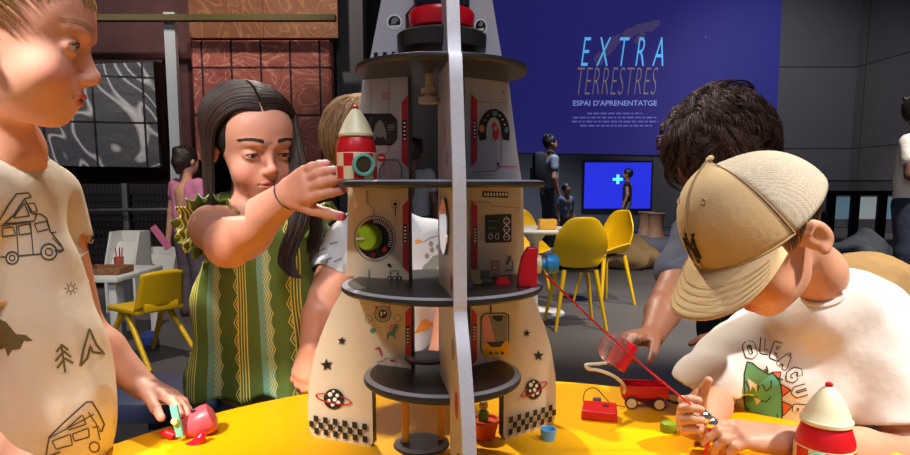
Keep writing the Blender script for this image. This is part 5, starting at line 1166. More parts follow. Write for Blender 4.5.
for i in range(260):
    an = rnd.uniform(0, 6.28); rr_ = math.sqrt(rnd.random()); o_ = Vector((rr_*math.cos(an)*.013, rr_*math.sin(an)*.010, 0)); c1 = [M @ Vector((.070, -.01, .05)), W(297, 150, 1.27), W(308, 190, 1.26), W(316, 225, 1.245), W(312, rnd.uniform(235, 258), 1.24)]; paths.append(smooth_path([c+o_ for c in c1], 4))
strands(mb, paths, .0011)
nv = len(V); me = bpy.data.meshes.new('hair'); me.from_pydata([tuple(v) for v in V]+mb.v, [], [tuple(int(i) for i in q) for q in Q]+[tuple(i+nv for i in f) for f in mb.f]); me.polygons.foreach_set('use_smooth', [True]*len(me.polygons)); me.polygons.foreach_set('material_index', [1]*len(Q)+[0]*len(mb.f)); link('hair', me, B, False, [hr, undercoat(hr)])
# dress
def stripemat():
    m = mat('striped dress', (86, 110, 44), .8, bump=(14, .5, .008)); nt = m.node_tree; b = nt.nodes['Principled BSDF']; N = nt.nodes.new; Lk = nt.links.new
    tc = [n for n in nt.nodes if n.type == 'TEX_COORD'][0]; sp_ = N('ShaderNodeSeparateXYZ'); Lk(tc.outputs['Object'], sp_.inputs[0])
    def mth(op, a, b2=None, c=None):
        n = N('ShaderNodeMath'); n.operation = op
        for i, v in enumerate((a, b2, c)):
            if v is None: continue
            if isinstance(v, (int, float)): n.inputs[i].default_value = v
            else: Lk(v, n.inputs[i])
        return n.outputs[0]
    X, Z = sp_.outputs['X'], sp_.outputs['Z']
    fl = mth('MULTIPLY_ADD', mth('SUBTRACT', .95, Z), .55, 1.0)          # flare
    u = mth('DIVIDE', mth('ADD', X, .006), fl); cell = .046; uc = mth('DIVIDE', u, cell)
    idx = mth('FLOOR', uc); par = mth('MODULO', mth('ABSOLUTE', idx), 2)
    zz = mth('MULTIPLY', mth('PINGPONG', mth('MULTIPLY', Z, 28), .5), .34); u2_ = mth('ADD', uc, mth('MULTIPLY', zz, par))
    f = mth('FRACT', u2_); lines = mth('LESS_THAN', mth('FRACT', mth('MULTIPLY', f, 10)), .36); band = mth('LESS_THAN', f, .40); ln = mth('MULTIPLY', lines, band)
    n1 = N('ShaderNodeMix'); n1.data_type = 'RGBA'; wv = mth('FRACT', mth('MULTIPLY', mth('ADD', uc, .35), .5)); tl = mth('GREATER_THAN', wv, .56); tl2 = mth('LESS_THAN', wv, .80)
    Lk(mth('MULTIPLY', tl, tl2), n1.inputs[0]); n1.inputs[6].default_value = (*lin((98, 120, 50)), 1); n1.inputs[7].default_value = (*lin((128, 176, 150)), 1)
    n2 = N('ShaderNodeMix'); n2.data_type = 'RGBA'; Lk(ln, n2.inputs[0]); Lk(n1.outputs[2], n2.inputs[6]); n2.inputs[7].default_value = (*lin((240, 222, 116)), 1); Lk(n2.outputs[2], b.inputs['Base Color']); return m
drm = stripemat()
D = Field()
D.path([W(236, 216, 1.29), W(230, 300, 1.285), W(222, 392, 1.28)], [.052, .060, .062], .05); D.path([W(280, 222, 1.29), W(283, 300, 1.29), W(284, 400, 1.275)], [.052, .060, .062], .05)
D.path([W(256, 235, 1.275), W(256, 400, 1.262)], [.05, .058], .05); D.cap(W(222, 216, 1.25), W(300, 216, 1.31), .038, .036, .03)
D.cap(W(212, 380, 1.28), W(294, 392, 1.27), .055, .05, .04)
D.ell(W(262, 198, 1.25), (.048, .05, .030), .01, True); D.cap(W(214, 226, 1.22), W(228, 240, 1.08), .039, .045, .004, True)
D.plane(W(245, 406, 1.20), (0, -.12, -1), .004); D.plane((0, 1.213, 0), (0, -1, 0), .03)
def dw(x, y, z): return (.0045*np.clip((.86-z)/.2, .15, 1.3)*np.sin(70*x+2.0*np.sin(6*z+1)+14*y)+.0015*np.sin(40*z+25*x))
V, Q = solid(D, [(None, None, .0032)], dw)
cloth_obj('dress', V, Q, None, [drm], B)
# ruffle sleeves
def frill(cn, ax, r0, r1, depth, n=16, amp=.006, seed=0):
    mb = MB(); q = Vector(ax).normalized().to_track_quat('Z', 'Y').to_matrix(); NU = 120; rows = 6; vs_ = []; fs = []
    for j in range(rows+1):
        t_ = j/rows
        for i in range(NU):
            a = 2*math.pi*i/NU; w_ = math.sin(n*a+seed+1.2*math.sin(3*a)); r = r0+(r1-r0)*t_+amp*t_*w_; z = depth*t_+amp*1.1*t_*math.cos(n*a+seed)
            vs_.append(Vector(cn)+q @ Vector((r*math.cos(a), r*math.sin(a), z)))
    for j in range(rows):
        for i in range(NU): fs.append((j*NU+i, j*NU+(i+1) % NU, (j+1)*NU+(i+1) % NU, (j+1)*NU+i))
    mb.add(vs_, fs); o = mb.build('ruffle_sleeve', [drm], B); md = o.modifiers.new('s', 'SOLIDIFY'); md.thickness = .0016; return o
ad = (e1_-s1).normalized(); frill(s1-ad*.016, ad+Vector((-.35, 0, .1)), .043, .061, .030, 15)
frill(W(308, 222, 1.33), (.8, -.1, -.4), .040, .056, .03, 13, .005, 2)
mb = MB()
for z in (262, 306, 350): q, n, i_, d_ = BVHTree.FromPolygons([tuple(v) for v in V], [tuple(int(i) for i in f) for f in Q]).ray_cast(Vector((0, 0, 1)), ray(298, z)) if z == 262 else (None,)*4
J = Field(); J.cap(W(256, 405, 1.33), W(256, 420, 1.33), .085, .09, .03)
for dx in (-.05, .05): J.cap(hp+Vector((dx, .02, -.02)), (hp.x+dx, 1.36, .40), .076, .064, .02)
J.cap(W(200, 392, 1.27), W(208, 400, 1.235), .024, .022, .03)
V, Q = solid(J, [(None, None, .006)], wrinkle(.002, 1.5)); link('shorts', npmesh('shorts', V, Q), B, False, [mat('denim', (88, 112, 140), .85, noise=(40, .2), bump=(30, .5, .006))])

# ------------------------------------------------------------------ C: boy in the cap
Cc = thing('person', 'boy in beige cap and white dinosaur tee looking down at his hands', 'person', (W(815, 430, 1.15).x, 1.20, 0))
SC = 1.07; M = headM(761, 233, .98, -73, 46, 0, SC); F = Field(); sp = head(F, M, SC, .0040, .0, 1.05, .003)
neck = W(818, 272, 1.06)
F.cap(M @ Vector((0, .035, -.05)), neck, .036, .037, .02); F.cap(neck, W(835, 330, 1.14), .037, .05, .03); F.path([W(840, 350, 1.12), W(815, 430, 1.16), W(800, 500, 1.22)], [.09, .085, .09], .03)
sR, eR, wR = W(752, 335, 1.17), W(714, 394, 1.07), W(703, 428, .955)
F.path([sR, eR], [.036, .032], .012); F.path([eR, eR.lerp(wR, .35), wR], [.032, .033, .0215], .012)
sL, eL, wL = W(890, 345, 1.06), W(912, 462, .98), W(778, 440, .885)
F.path([sL, eL], [.042, .038], .015); F.path([eL, eL.lerp(wL, .4), wL], [.038, .038, .0225], .012)
hR = hand(F, wR, (-.55, -.35, .35), (.75, -.5, .1), (.25, -.3, .9), .118, ((25, 50, 35), (30, 50, 35), (34, 52, 36), (38, 52, 36)), (40, .5, 12), 5)
hL = hand(F, wL, (-1, -.02, .18), (-.05, .35, -1), (.0, .5, .6), .120, ((14, 30, 20), (18, 34, 22), (24, 38, 26), (30, 42, 28)), (28, .35, 12), 4)
hp = Vector((W(800, 480, 1.25).x, 1.27, .52)); F.cap(W(800, 500, 1.22), hp, .09, .09, .03)
for dx in (-.06, .06): F.path([hp+Vector((dx, .01, -.03)), (hp.x+dx, 1.28, .28), (hp.x+dx, 1.29, .07)], [.065, .045, .032], .02); F.cap((hp.x+dx, 1.28, .034), (hp.x+dx, 1.18, .024), .032, .025, .02)
sp += nailspots(hL, (0, .35, -1), .12, (226, 150, 130))+nailspots(hR, (.75, -.5, .1), .118, (226, 150, 130))
zc = neck.z-.03
bC, tC = mkbody(F, [((.2, .80, zc), (.72, 1.3, 1.25), .0020), ((.2, .8, .25), (.95, 1.5, zc+.01), .0034), ((.27, .78, .60), (.50, .99, .76), .0016), ((.2, .9, 0), (.95, 1.5, .26), .006)], Cc, (206, 148, 118), sp)
eyes(M, 1, Cc, (0, -.75, -.6), (44, 30, 24), (-1, 1), True, (60, 42, 32), .0175, .0024, .0040, .003); settle(Cc, tC)
H = Field(); R3 = M.to_3x3() @ Matrix.Scale(1/SC, 3); H.ell(M @ Vector((0, .016, .022)), (.0795, .0925, .078), .008, False, R3); H.ell(M @ Vector((0, -.075, -.02)), (.095, .085, .088), .010, True, R3); H.ell(M @ Vector((0, -.03, -.09)), (.11, .09, .080), .01, True, R3)
for x in (-1, 1): H.ell(M @ Vector((x*.085, .012, -.014)), (.03, .024, .033), .006, True, R3)
V, Q = solid(H, [(None, None, .003)]); mb = MB(); rnd = random.Random(4); paths = []
for i in range(900):
    ph = rnd.choice((-1, 1))*rnd.uniform(1.15, 3.14); th = rnd.uniform(1.62, 1.95); paths.append([M @ ellpt(th+k*.045, ph*(1-k*.01), r=(.0785, .0915, .078), g=.0005+.0006*k) for k in range(4)])
strands(mb, paths, .0007); nv = len(V)
me = bpy.data.meshes.new('hair'); me.from_pydata([tuple(v) for v in V]+mb.v, [], [tuple(int(i) for i in q) for q in Q]+[tuple(i+nv for i in f) for f in mb.f]); me.polygons.foreach_set('use_smooth', [True]*len(me.polygons)); me.polygons.foreach_set('material_index', [1]*len(Q)+[0]*len(mb.f)); link('hair', me, Cc, False, [hair_mat('short brown hair', (62, 44, 34), (96, 70, 54)), undercoat(hair_mat('short brown hair', (62, 44, 34), (96, 70, 54)))])
# cap
cap_ = thing('baseball_cap', 'beige baseball cap with mesh back worn by the boy', 'cap', M @ Vector((0, .01, .04))); cap_.location = M @ Vector((0, .01, .03))
cot = mat('beige cotton', (206, 176, 130), .85, noise=(22, .05), bump=(120, .3, .002))
meshm = mat('cap mesh', (186, 168, 144), .8); nt = meshm.node_tree; b = nt.nodes['Principled BSDF']; tc = [n for n in nt.nodes if n.type == 'TEX_COORD'][0]
vo = nt.nodes.new('ShaderNodeTexVoronoi'); vo.inputs['Scale'].default_value = 330; vo.inputs['Randomness'].default_value = .25; nt.links.new(tc.outputs['Object'], vo.inputs[0]); rp = nt.nodes.new('ShaderNodeMapRange'); rp.inputs[1].default_value = .0; rp.inputs[2].default_value = .5; rp.inputs[3].default_value = 0; rp.inputs[4].default_value = 1; nt.links.new(vo.outputs['Distance'], rp.inputs[0])
mx = nt.nodes.new('ShaderNodeMix'); mx.data_type = 'RGBA'; mx.inputs[6].default_value = (*lin((96, 84, 70)), 1); mx.inputs[7].default_value = (*lin((184, 170, 148)), 1); nt.links.new(rp.outputs[0], mx.inputs[0]); nt.links.new(mx.outputs[2], b.inputs['Base Color'])
def capP(t, a, g=0):
    """t: 0 rim .. 1 crown top; a azimuth, 0 = front"""
    ca = math.cos(a); rx, ry, rz = .0865+g, (.108 if ca > 0 else .106)+g, .104+g
    th = t*math.pi/2; c, s_ = math.cos(th)**.82, math.sin(th)**(1.05 if ca > 0 else 1.2)
    return Vector((rx*math.sin(a)*c, .010-ry*ca*c, .020+.012*ca+rz*s_*(1+.03*ca)))
def capsurf(a0, a1, g, NA=40, NT=20):
    vs_ = []; fs = []
    for j in range(NT+1):
        for i in range(NA+1): vs_.append(capP(j/NT, a0+(a1-a0)*i/NA, g))
    for j in range(NT):
        for i in range(NA): k = j*(NA+1)+i; fs.append((k, k+1, k+NA+2, k+NA+1))
    return vs_, fs
fa = math.radians(78)
for nm, a0, a1, m_, g in (('crown_front', -fa, fa, cot, .0012), ('mesh_back', fa, 2*math.pi-fa, meshm, 0)):
    mb = MB(); mb.add(*capsurf(a0, a1, g)); me = mb.mesh(nm, M); o = link(nm, me, cap_, False, [m_]); md = o.modifiers.new('s', 'SOLIDIFY'); md.thickness = .002
mb = MB()
for a in (-fa, 0, fa): mb.tube([capP(j/20, a, .0022) for j in range(21)], .0011, 6)
mb.tube([capP(.0, math.radians(a), .0018) for a in range(-78, 79, 6)], .0016, 6)
me = mb.mesh('seams', M); link('seam', me, cap_, False, [mat('seam thread', (186, 156, 112), .8)])
mb = MB(); mb.lathe([(.006, -.002), (.0055, .001), (.003, .0025), (.0001, .003)], capP(1, 0, .001), 16); link('button', mb.mesh('button', M), cap_, False, [cot])
for a in (-.5, .5):
    c0 = capP(.62, a, .002); n = (c0-Vector((0, .01, .02))).normalized(); q = n.to_track_quat('Z', 'Y').to_matrix(); mb = MB(); mb.tube([c0+q @ Vector((.0036*math.cos(x), .0036*math.sin(x), 0)) for x in [2*math.pi*i/14 for i in range(15)]], .0009, 6); link('eyelet', mb.mesh('eyelet', M), cap_, False, [mat('seam thread', (186, 156, 112), .8)])
vs_ = []; fs = []; NA, NR = 36, 12; ba = math.radians(66)
for j in range(NR+1):
    for i in range(NA+1):
        a = -ba+2*ba*i/NA; p0 = capP(.0, a, .002); t_ = j/NR; u = i/NA*2-1
        ext = .071*(1-abs(u)**2.6)**.6*t_; d = Vector((math.sin(a)*.35, -1, 0)).normalized(); x = p0.x/.09
        vs_.append(p0+d*ext+Vector((0, 0, -.022*t_*(1-abs(u)**3)-.022*(x*x)*t_)))
for j in range(NR):
    for i in range(NA): k = j*(NA+1)+i; fs.append((k, k+1, k+NA+2, k+NA+1))
mb = MB(); mb.add(vs_, fs)
o = link('brim', mb.mesh('brim', M), cap_, False, [cot]); md = o.modifiers.new('s', 'SOLIDIFY'); md.thickness = .0035
mb = MB()
for t_ in (.35, .5, .65, .8, .93):
    j = t_*NR; r = []
    for i in range(2, NA-1): k = int(j)*(NA+1)+i; r.append(vs_[k].lerp(vs_[k+NA+1], j-int(j))+Vector((0, 0, .0022)))
    mb.tube(r, .0005, 4)
link('stitching', mb.mesh('stitching', M), cap_, False, [mat('seam thread', (186, 156, 112), .8)])
# interlocked NY monogram on the front
def capmark(mb, pts, w):
    for p, q in zip(pts[:-1], pts[1:]):
        n = 8; d = Vector((q[0]-p[0], q[1]-p[1])).normalized(); nn = Vector((-d.y, d.x))*w/2; rows = []
        for i in range(n+1):
            c0 = Vector(p).lerp(Vector(q), i/n); r = []
            for sg in (-1, 1):
                x, z = c0.x*1.1+sg*nn.x, c0.y+sg*nn.y; r.append(capP(.24+z/.14, x/.098-.0, .0032))
            rows.append(r)
        for a, b2 in zip(rows[:-1], rows[1:]): mb.add([a[0], a[1], b2[1], b2[0]], [(0, 1, 2, 3)])
mb = MB('raw'); s_ = .0135
capmark(mb, [(-.9*s_, -1.1*s_), (-.9*s_, .75*s_)], .0052); capmark(mb, [(-.9*s_, .85*s_), (.75*s_, -.95*s_)], .0056); capmark(mb, [(.75*s_, -1.0*s_), (.75*s_, .75*s_)], .0052)
capmark(mb, [(-.25*s_, 1.25*s_), (.1*s_, .2*s_)], .0038); capmark(mb, [(1.0*s_, 1.25*s_), (.1*s_, .2*s_)], .0038); capmark(mb, [(.1*s_, .25*s_), (.05*s_, -1.35*s_)], .0052)
for x, z in ((-.9, -1.15), (.75, .8), (-.9, .8), (-.25, 1.3), (1, 1.3), (.05, -1.4)): capmark(mb, [((x-.28)*s_, z*s_), ((x+.28)*s_, z*s_)], .003)
link('monogram', mb.mesh('monogram', M), cap_, False, [mat('black thread', (18, 18, 22), .7)])
# tee with dinosaur
C = Field(); C.path([W(835, 345, 1.12), W(808, 400, 1.14), W(800, 470, 1.17)], [.100, .102, .105], .06); C.cap(W(778, 326, 1.13), W(872, 322, 1.10), .050, .056, .05); C.cap(W(832, 300, 1.09), W(872, 320, 1.10), .050, .058, .04); C.cap(W(846, 296, 1.07), W(872, 312, 1.08), .038, .050, .03); C.cap(W(818, 318, 1.075), W(850, 304, 1.08), .044, .042, .03); C.cap(W(775, 380, 1.13), W(762, 460, 1.14), .062, .070, .05)
C.path([sR, W(731, 362, 1.12), W(709, 380, 1.08)], [.050, .056, .058], .03); C.cap(sL, W(899, 420, 1.01), .056, .060, .03); C.cap(W(800, 470, 1.17), (hp.x, hp.y, .56), .105, .105, .05)
C.ell(W(806, 260, 1.02), (.048, .052, .034), .008, True); cn_ = W(709, 386, 1.078); cd_ = Vector((-.25, .05, -.97)).normalized(); C.cut(cn_, cd_, .085); C.cap(cn_-cd_*.012, cn_+cd_*.05, .046, .046, .002, True); C.cuff(sL, W(899, 428, 1.01), .0545)
C.plane((0, 0, .50), (0, 0, -1), .01)
V, Q = solid(C, [(None, None, .0034)], wrinkle(.0024, .75, 3)); P = Print(V, Q); pm = MB(); TT = lambda pts, w=1.2, m=1, c=False: P.stroke(pm, pts, w, m, c)
ol = 1
P.fill(pm, [(744, 372), (748, 361), (755, 365), (767, 374), (772, 372), (780, 378), (782, 395), (781, 428), (770, 434), (757, 430), (745, 424), (744, 405), (742, 392)], 3)
P.fill(pm, [(745, 405), (750, 400), (762, 380), (772, 374), (781, 380), (782, 430), (768, 432), (756, 427)], 4, off=.0006)
P.fill(pm, [(745, 424), (750, 418), (768, 430), (770, 436), (748, 436)], 6, off=.0006)
for t in ([(772, 372), (781, 372), (779, 381)], [(781, 384), (791, 390), (782, 397)], [(782, 401), (793, 406), (783, 416)], [(783, 419), (789, 426), (782, 432)]): P.fill(pm, t, 5, off=.0006); TT(t, 1, 1, True)
P.fill(pm, [(747, 378), (756, 384), (757, 392), (752, 386), (750, 391)], 2, off=.0009); P.fill(pm, [(754, 397), (757, 405), (761, 400)], 2, off=.0009)
TT([(744, 385), (744, 374), (747, 362), (752, 363), (758, 368), (768, 374), (772, 373), (779, 379), (782, 392), (782, 420), (778, 432)]); TT([(744, 385), (745, 405), (752, 415), (766, 424), (773, 430), (778, 424), (777, 414)]); TT([(745, 381), (750, 390), (753, 383), (757, 392), (759, 385)]); TT([(755, 398), (766, 402), (771, 397)]); TT([(762, 384), (766, 391), (771, 387), (771, 380)])
TT([(764, 369), (768, 372), (766, 366)]); TT([(779, 378), (783, 380)])
# lettering on an arc
glyph = {'O': [[(0, -1), (.7, -.7), (.7, .7), (0, 1), (-.7, .7), (-.7, -.7), (0, -1)]], 'L': [[(-.5, -1), (-.5, 1), (.6, 1)]], 'E': [[(.6, -1), (-.5, -1), (-.5, 1), (.6, 1)], [(-.5, 0), (.4, 0)]], 'A': [[(-.7, 1), (0, -1), (.7, 1)], [(-.42, .3), (.42, .3)]],
         'G': [[(.65, -.6), (0, -1), (-.7, -.5), (-.7, .5), (0, 1), (.65, .6), (.65, .1), (.1, .1)]], 'U': [[(-.6, -1), (-.6, .6), (0, 1), (.6, .6), (.6, -1)]]}
for ch_, x, y, rot, s_ in (('O', 749.5, 350, -16, 7.2), ('L', 765, 345, 5, 7.2), ('E', 776, 351, 20, 7), ('A', 785, 361, 36, 7.4), ('G', 794, 375, 55, 7.2), ('U', 800, 391, 74, 6.8), ('E', 801, 409, 95, 6.2)):
    r = math.radians(rot)
    for st_ in glyph[ch_]:
        pts = [(x+(u*.8*math.cos(r)-v*math.sin(r))*s_, y+(u*.8*math.sin(r)+v*math.cos(r))*s_) for u, v in st_]
        TT(pts, 5.6, 1); P.stroke(pm, pts, 3.6, 2, False, 1.5, .0013)
wt = mat('white tee', (226, 220, 212), .85, noise=(7, .03), bump=(18, .45, .008))
cloth_obj('shirt', V, Q, pm, [wt, mat('black print', (44, 38, 36), .8), mat('tee print white', (222, 214, 200), .85), mat('print green', (96, 150, 92), .8), mat('print aqua', (100, 178, 148), .8), mat('print orange', (222, 104, 62), .8), mat('print lime', (130, 160, 60), .8)], Cc)
Pb = P.t; nr = [Pb.find_nearest(W(808, 268, 1.03)+Vector((.052*math.cos(a), .056*math.sin(a), -.018-.012*math.cos(a+.4))))[0] for a in [2*math.pi*i/30 for i in range(31)]]
mb = MB(); mb.tube(nr, .0042, 8, cap=False); mb.build('collar', [wt], Cc)
S_ = Field(); S_.cap(hp+Vector((-.05, 0, 0)), hp+Vector((.05, 0, 0)), .09, .09, .03)
for dx in (-.06, .06): S_.path([hp+Vector((dx, 0, -.03)), (hp.x+dx, 1.28, .28), (hp.x+dx, 1.29, .10)], [.085, .066, .05], .02)
V, Q = solid(S_, [(None, None, .007)]); link('trousers', npmesh('trousers', V, Q), Cc, False, [mat('dark jeans', (38, 46, 66), .85, bump=(20, .5, .01))])
# silver clip he is holding
q = W(708, 420, .905); cl = thing('metal_clip', 'shiny silver toy clip between the fingers of the capped boy', 'toy', q)
ax_ = Vector((.75, -.1, -.65)).normalized(); R_ = ax_.to_track_quat('Z', 'Y').to_matrix(); MB().lathe([(.008, -.014), (.010, -.011), (.010, -.002), (.0085, 0), (.010, .002), (.010, .011), (.008, .014)], q, 24, R_).build('barrel', [mat('chrome', (226, 226, 230), .15, 1)], cl)
MB().lathe([(.0045, .010), (.0045, .024), (.0001, .025)], q, 16, R_).build('pin', [whp], cl)
mb = MB(); mb.tube([q+Vector((.002, -.006, -.006)), q+Vector((-.002, -.010, -.030)), q+Vector((-.008, -.012, -.050))], .0022, 8); mb.build('red_tail', [redpl], cl)
mb = MB(); mb.tube(smooth_path([W(762, 296+20, 1.26), W(740, 352, 1.24), W(726, 358, 1.24), W(716, 380, 1.23), W(700, 396, 1.2), W(686, 398, 1.16), W(672, 403, 1.13)], 5), .0022, 6); 
tag(mb.build('grey_cable', [mat('grey cable', (170, 168, 164), .4)]), 'grey cable dangling behind the capped boy down to the table', 'cable')

# ------------------------------------------------------------------ D: older child with dark curly hair
Dd = thing('person', 'older child with tousled dark brown hair bending down, holding a clear cup', 'person', (W(745, 300, 1.6).x, 1.68, 0))
SC = 1.10; M = headM(718, 168, 1.42, -35, 50, 0, SC); F = Field(); sp = head(F, M, SC, .003)
neck = W(752, 215, 1.58); F.cap(M @ Vector((0, .03, -.06)), neck, .045, .050, .03); F.path([neck, W(760, 270, 1.68), W(756, 390, 1.74)], [.06, .10, .10], .04)
s1, e1_, w1 = W(694, 236, 1.52), W(668, 300, 1.36), W(652, 336, 1.24)
F.cap(W(750, 245, 1.62), s1, .07, .045, .03); F.path([s1, e1_], [.043, .036], .015); F.path([e1_, e1_.lerp(w1, .35), w1], [.036, .036, .024], .012)
hD = hand(F, w1, (-.55, -.35, .05), (-.35, -.4, -.75), (.1, -.5, .9), .135, ((30, 50, 34),)*4, (40, .3, 16), 5)
s2, e2, w2 = W(800, 245, 1.60), W(770, 350, 1.42), W(744, 338, 1.34); F.path([W(760, 245, 1.62), s2, e2, w2], [.07, .045, .036, .024], .015)
hE = hand(F, w2, (-1, -.3, -.1), (-.1, .5, -1), (0, 0, 1), .135, ((35, 55, 40),)*4, (35, .4, 15), 4)
hp = Vector((W(757, 400, 1.74).x, 1.76, .72)); F.cap(W(756, 390, 1.74), hp, .10, .11, .04)
for dx in (-.075, .075): F.path([hp+Vector((dx, 0, -.04)), (hp.x+dx, 1.72, .42), (hp.x+dx, 1.78, .07)], [.08, .055, .036], .02); F.cap((hp.x+dx, 1.76, .034), (hp.x+dx, 1.62, .024), .036, .028, .02)
bD, tD = mkbody(F, [((.1, 1.0, 0), (1.1, 2.0, 1.25), .0038)], Dd, (130, 84, 62), sp)  # skin colour darkened for the shadow over the arm
eyes(M, 1, Dd, (0, -1, -.4), (40, 28, 22), (-1, 1), False, (30, 20, 16)); settle(Dd, tD)
for k, (px, py, g_) in enumerate(((640, 0, 0),)): pass
rnd = random.Random(11); H = Field(); R3 = M.to_3x3() @ Matrix.Scale(1/SC, 3); H.ell(M @ Vector((0, .026, .046)), (.094, .106, .090), .01, False, R3); H.ell(M @ Vector((0, -.095, -.045)), (.085, .07, .075), .012, True, R3)
V, Q = solid(H, [(None, None, .004)]); mb = MB(); paths = []
def swp(t0, p0, l, d):
    x, y = t0*math.cos(p0)+l*math.cos(d), t0*math.sin(p0)+l*math.sin(d); return math.hypot(x, y), math.atan2(y, x)
for c in range(250):
    dirc = rnd.gauss(.5, .75)
    ph = rnd.uniform(-3.14, 3.14); th = math.acos(rnd.uniform(-.35, 1)) if c < 190 else rnd.uniform(.0, .7)
    if abs(ph) < .75 and th > 1.15: th = rnd.uniform(.3, 1.15)
    ln = rnd.uniform(.05, .085); cr = rnd.uniform(.2, 1.0)*rnd.choice((-1, 1)); lift = rnd.uniform(.006, .020); fr = rnd.uniform(2, 3.5); phs = rnd.random()*6
    for s_ in range(20):
        dph, dth = rnd.gauss(0, .07), rnd.gauss(0, .07); p = []
        for k in range(9):
            t_ = k/8; tt = th+dth+t_*ln/.1; aa = ph+dph+cr*t_*t_*.5/max(math.sin(tt), .35)
            g = .002+lift*math.sin(t_*2.6)+.004*math.sin(fr*t_*3+phs); (tt, aa) = swp(th+dth, ph+dph, t_*ln/.1, dirc) if th < 1.15 else (tt, aa); q = ellpt(tt, aa, (0, .026, .046), (.094, .106, .090), g); q += Vector((.004*math.sin(fr*3*t_+phs), 0, .004*math.cos(fr*3*t_+phs))); p.append(M @ q)
        paths.append(p)
strands(mb, paths, .0010); nv = len(V)
me = bpy.data.meshes.new('hair'); me.from_pydata([tuple(v) for v in V]+mb.v, [], [tuple(int(i) for i in q) for q in Q]+[tuple(i+nv for i in f) for f in mb.f]); me.polygons.foreach_set('use_smooth', [True]*len(me.polygons)); me.polygons.foreach_set('material_index', [1]*len(Q)+[0]*len(mb.f)); link('hair', me, Dd, False, [hair_mat('tousled hair', (34, 22, 18), (92, 62, 48), .5), undercoat(hair_mat('tousled hair', (34, 22, 18), (92, 62, 48), .5))])
C = Field(); C.path([W(752, 240, 1.64), W(760, 290, 1.70), W(756, 385, 1.75)], [.105, .12, .12], .05); C.cap(W(700, 240, 1.56), W(800, 245, 1.62), .062, .062, .05); C.cap(s1, s1.lerp(e1_, .55), .052, .055, .03); C.cap(s2, s2.lerp(e2, .5), .052, .056, .03); C.cap(W(756, 385, 1.75), (hp.x, hp.y, .72), .12, .12, .04)
C.ell(neck+Vector((0, -.02, .03)), (.065, .07, .045), .01, True)
V, Q = solid(C, [(None, None, .006)], wrinkle(.003, .8, 5)); link('shirt', npmesh('shirt', V, Q), Dd, False, [mat('slate tee', (74, 78, 92), .85, bump=(16, .5, .01))])
S_ = Field(); S_.cap(hp+Vector((-.05, 0, 0)), hp+Vector((.05, 0, 0)), .115, .115, .03)
for dx in (-.075, .075): S_.path([hp+Vector((dx, 0, -.04)), (hp.x+dx, 1.72, .42), (hp.x+dx, 1.78, .10)], [.10, .075, .055], .02)
V, Q = solid(S_, [(None, None, .009)], wrinkle(.003, .8, 2)); link('trousers', npmesh('trousers', V, Q), Dd, False, [mat('navy jeans', (30, 36, 54), .85, bump=(20, .5, .01))])
# clear cup with red lid held in that hand
q = W(622, 354, 1.13); cu = thing('clear_cup', 'clear plastic cup with thick red rim held over the table', 'cup', q)
ax_ = Vector((-.86, -.1, .50)).normalized(); R_ = ax_.to_track_quat('Z', 'Y').to_matrix()
mb = MB(); mb.box(q, (.066, .052, .013), 0, R_.to_4x4(), bev=.004); mb.build('red_rim', [redpl], cu)
MB().lathe([(.024, .006), (.0265, .010), (.0265, .026), (.023, .036), (.016, .041), (.0001, .042)], q, 32, R_, capped=False).build('clear_body', [mat('clear plastic b', (236, 232, 230), .08, trans=.9, ior=1.25)], cu)
mb = MB(); mb.tube([q+R_ @ Vector((.0268*math.cos(a), .0268*math.sin(a), .012)) for a in [2*math.pi*i/24 for i in range(25)]], .0018, 6, cap=False); mb.build('lip', [mat('clear plastic b', (236, 232, 230), .08)], cu)

# ------------------------------------------------------------------ E: fair child behind the playset
Ee = thing('person', 'fair haired child in pale tee hidden behind the left half of the playset', 'person', (W(385, 300, 1.40).x, 1.42, 0))
M = headM(364, 152, 1.38, 10, 12, 0, .95); F = Field(); sp = head(F, M, .95, .005)
neck = W(378, 212, 1.41); F.cap(M @ Vector((0, .035, -.05)), neck, .036, .038, .02); F.path([neck, W(384, 260, 1.42), W(386, 400, 1.46)], [.05, .08, .085], .03)
s1, e1_, w1 = W(347, 246, 1.38), W(322, 300, 1.28), W(311, 350, 1.21); F.cap(W(384, 246, 1.42), s1, .06, .04, .02); F.path([s1, e1_], [.040, .036], .012); F.path([e1_, e1_.lerp(w1, .35), w1], [.036, .034, .022], .012)
hF = hand(F, w1, (-.28, -.30, -.9), (.2, .9, -.3), (1, -.2, .2), .112, ((25, 35, 25),)*4, (30, .3, 12), 6)
s2, e2, w2 = W(428, 244, 1.40), W(452, 300, 1.36), W(440, 350, 1.30); F.path([W(384, 246, 1.42), s2, e2, w2], [.06, .038, .033, .022], .012); hand(F, w2, (-.1, -.4, -1), (0, 1, 0), (-1, 0, 0), .112, ((25, 35, 25),)*4)
hp = W(386, 420, 1.47); F.cap(W(386, 400, 1.46), hp, .085, .085, .03)
for dx in (-.055, .055): F.path([hp+Vector((dx, 0, -.03)), (hp.x+dx, 1.47, .28), (hp.x+dx, 1.48, .07)], [.06, .043, .03], .02); F.cap((hp.x+dx, 1.47, .032), (hp.x+dx, 1.37, .023), .03, .024, .02)
bE, tE = mkbody(F, [((-.45, 1.1, 0), (.1, 1.6, 1.3), .0032)], Ee, (222, 158, 128), sp)
eyes(M, 1, Ee, (0, -1, -.2), (80, 90, 100), (-1, 1), False, (150, 116, 84)); settle(Ee, tE)
H = Field(); R3 = M.to_3x3(); H.ell(M @ Vector((0, .022, .036)), (.084, .096, .082), .01, False, R3); H.ell(M @ Vector((0, -.09, -.02)), (.07, .075, .075), .012, True, R3)
V, Q = solid(H, [(None, None, .004)]); mb = MB(); rnd = random.Random(21); paths = []
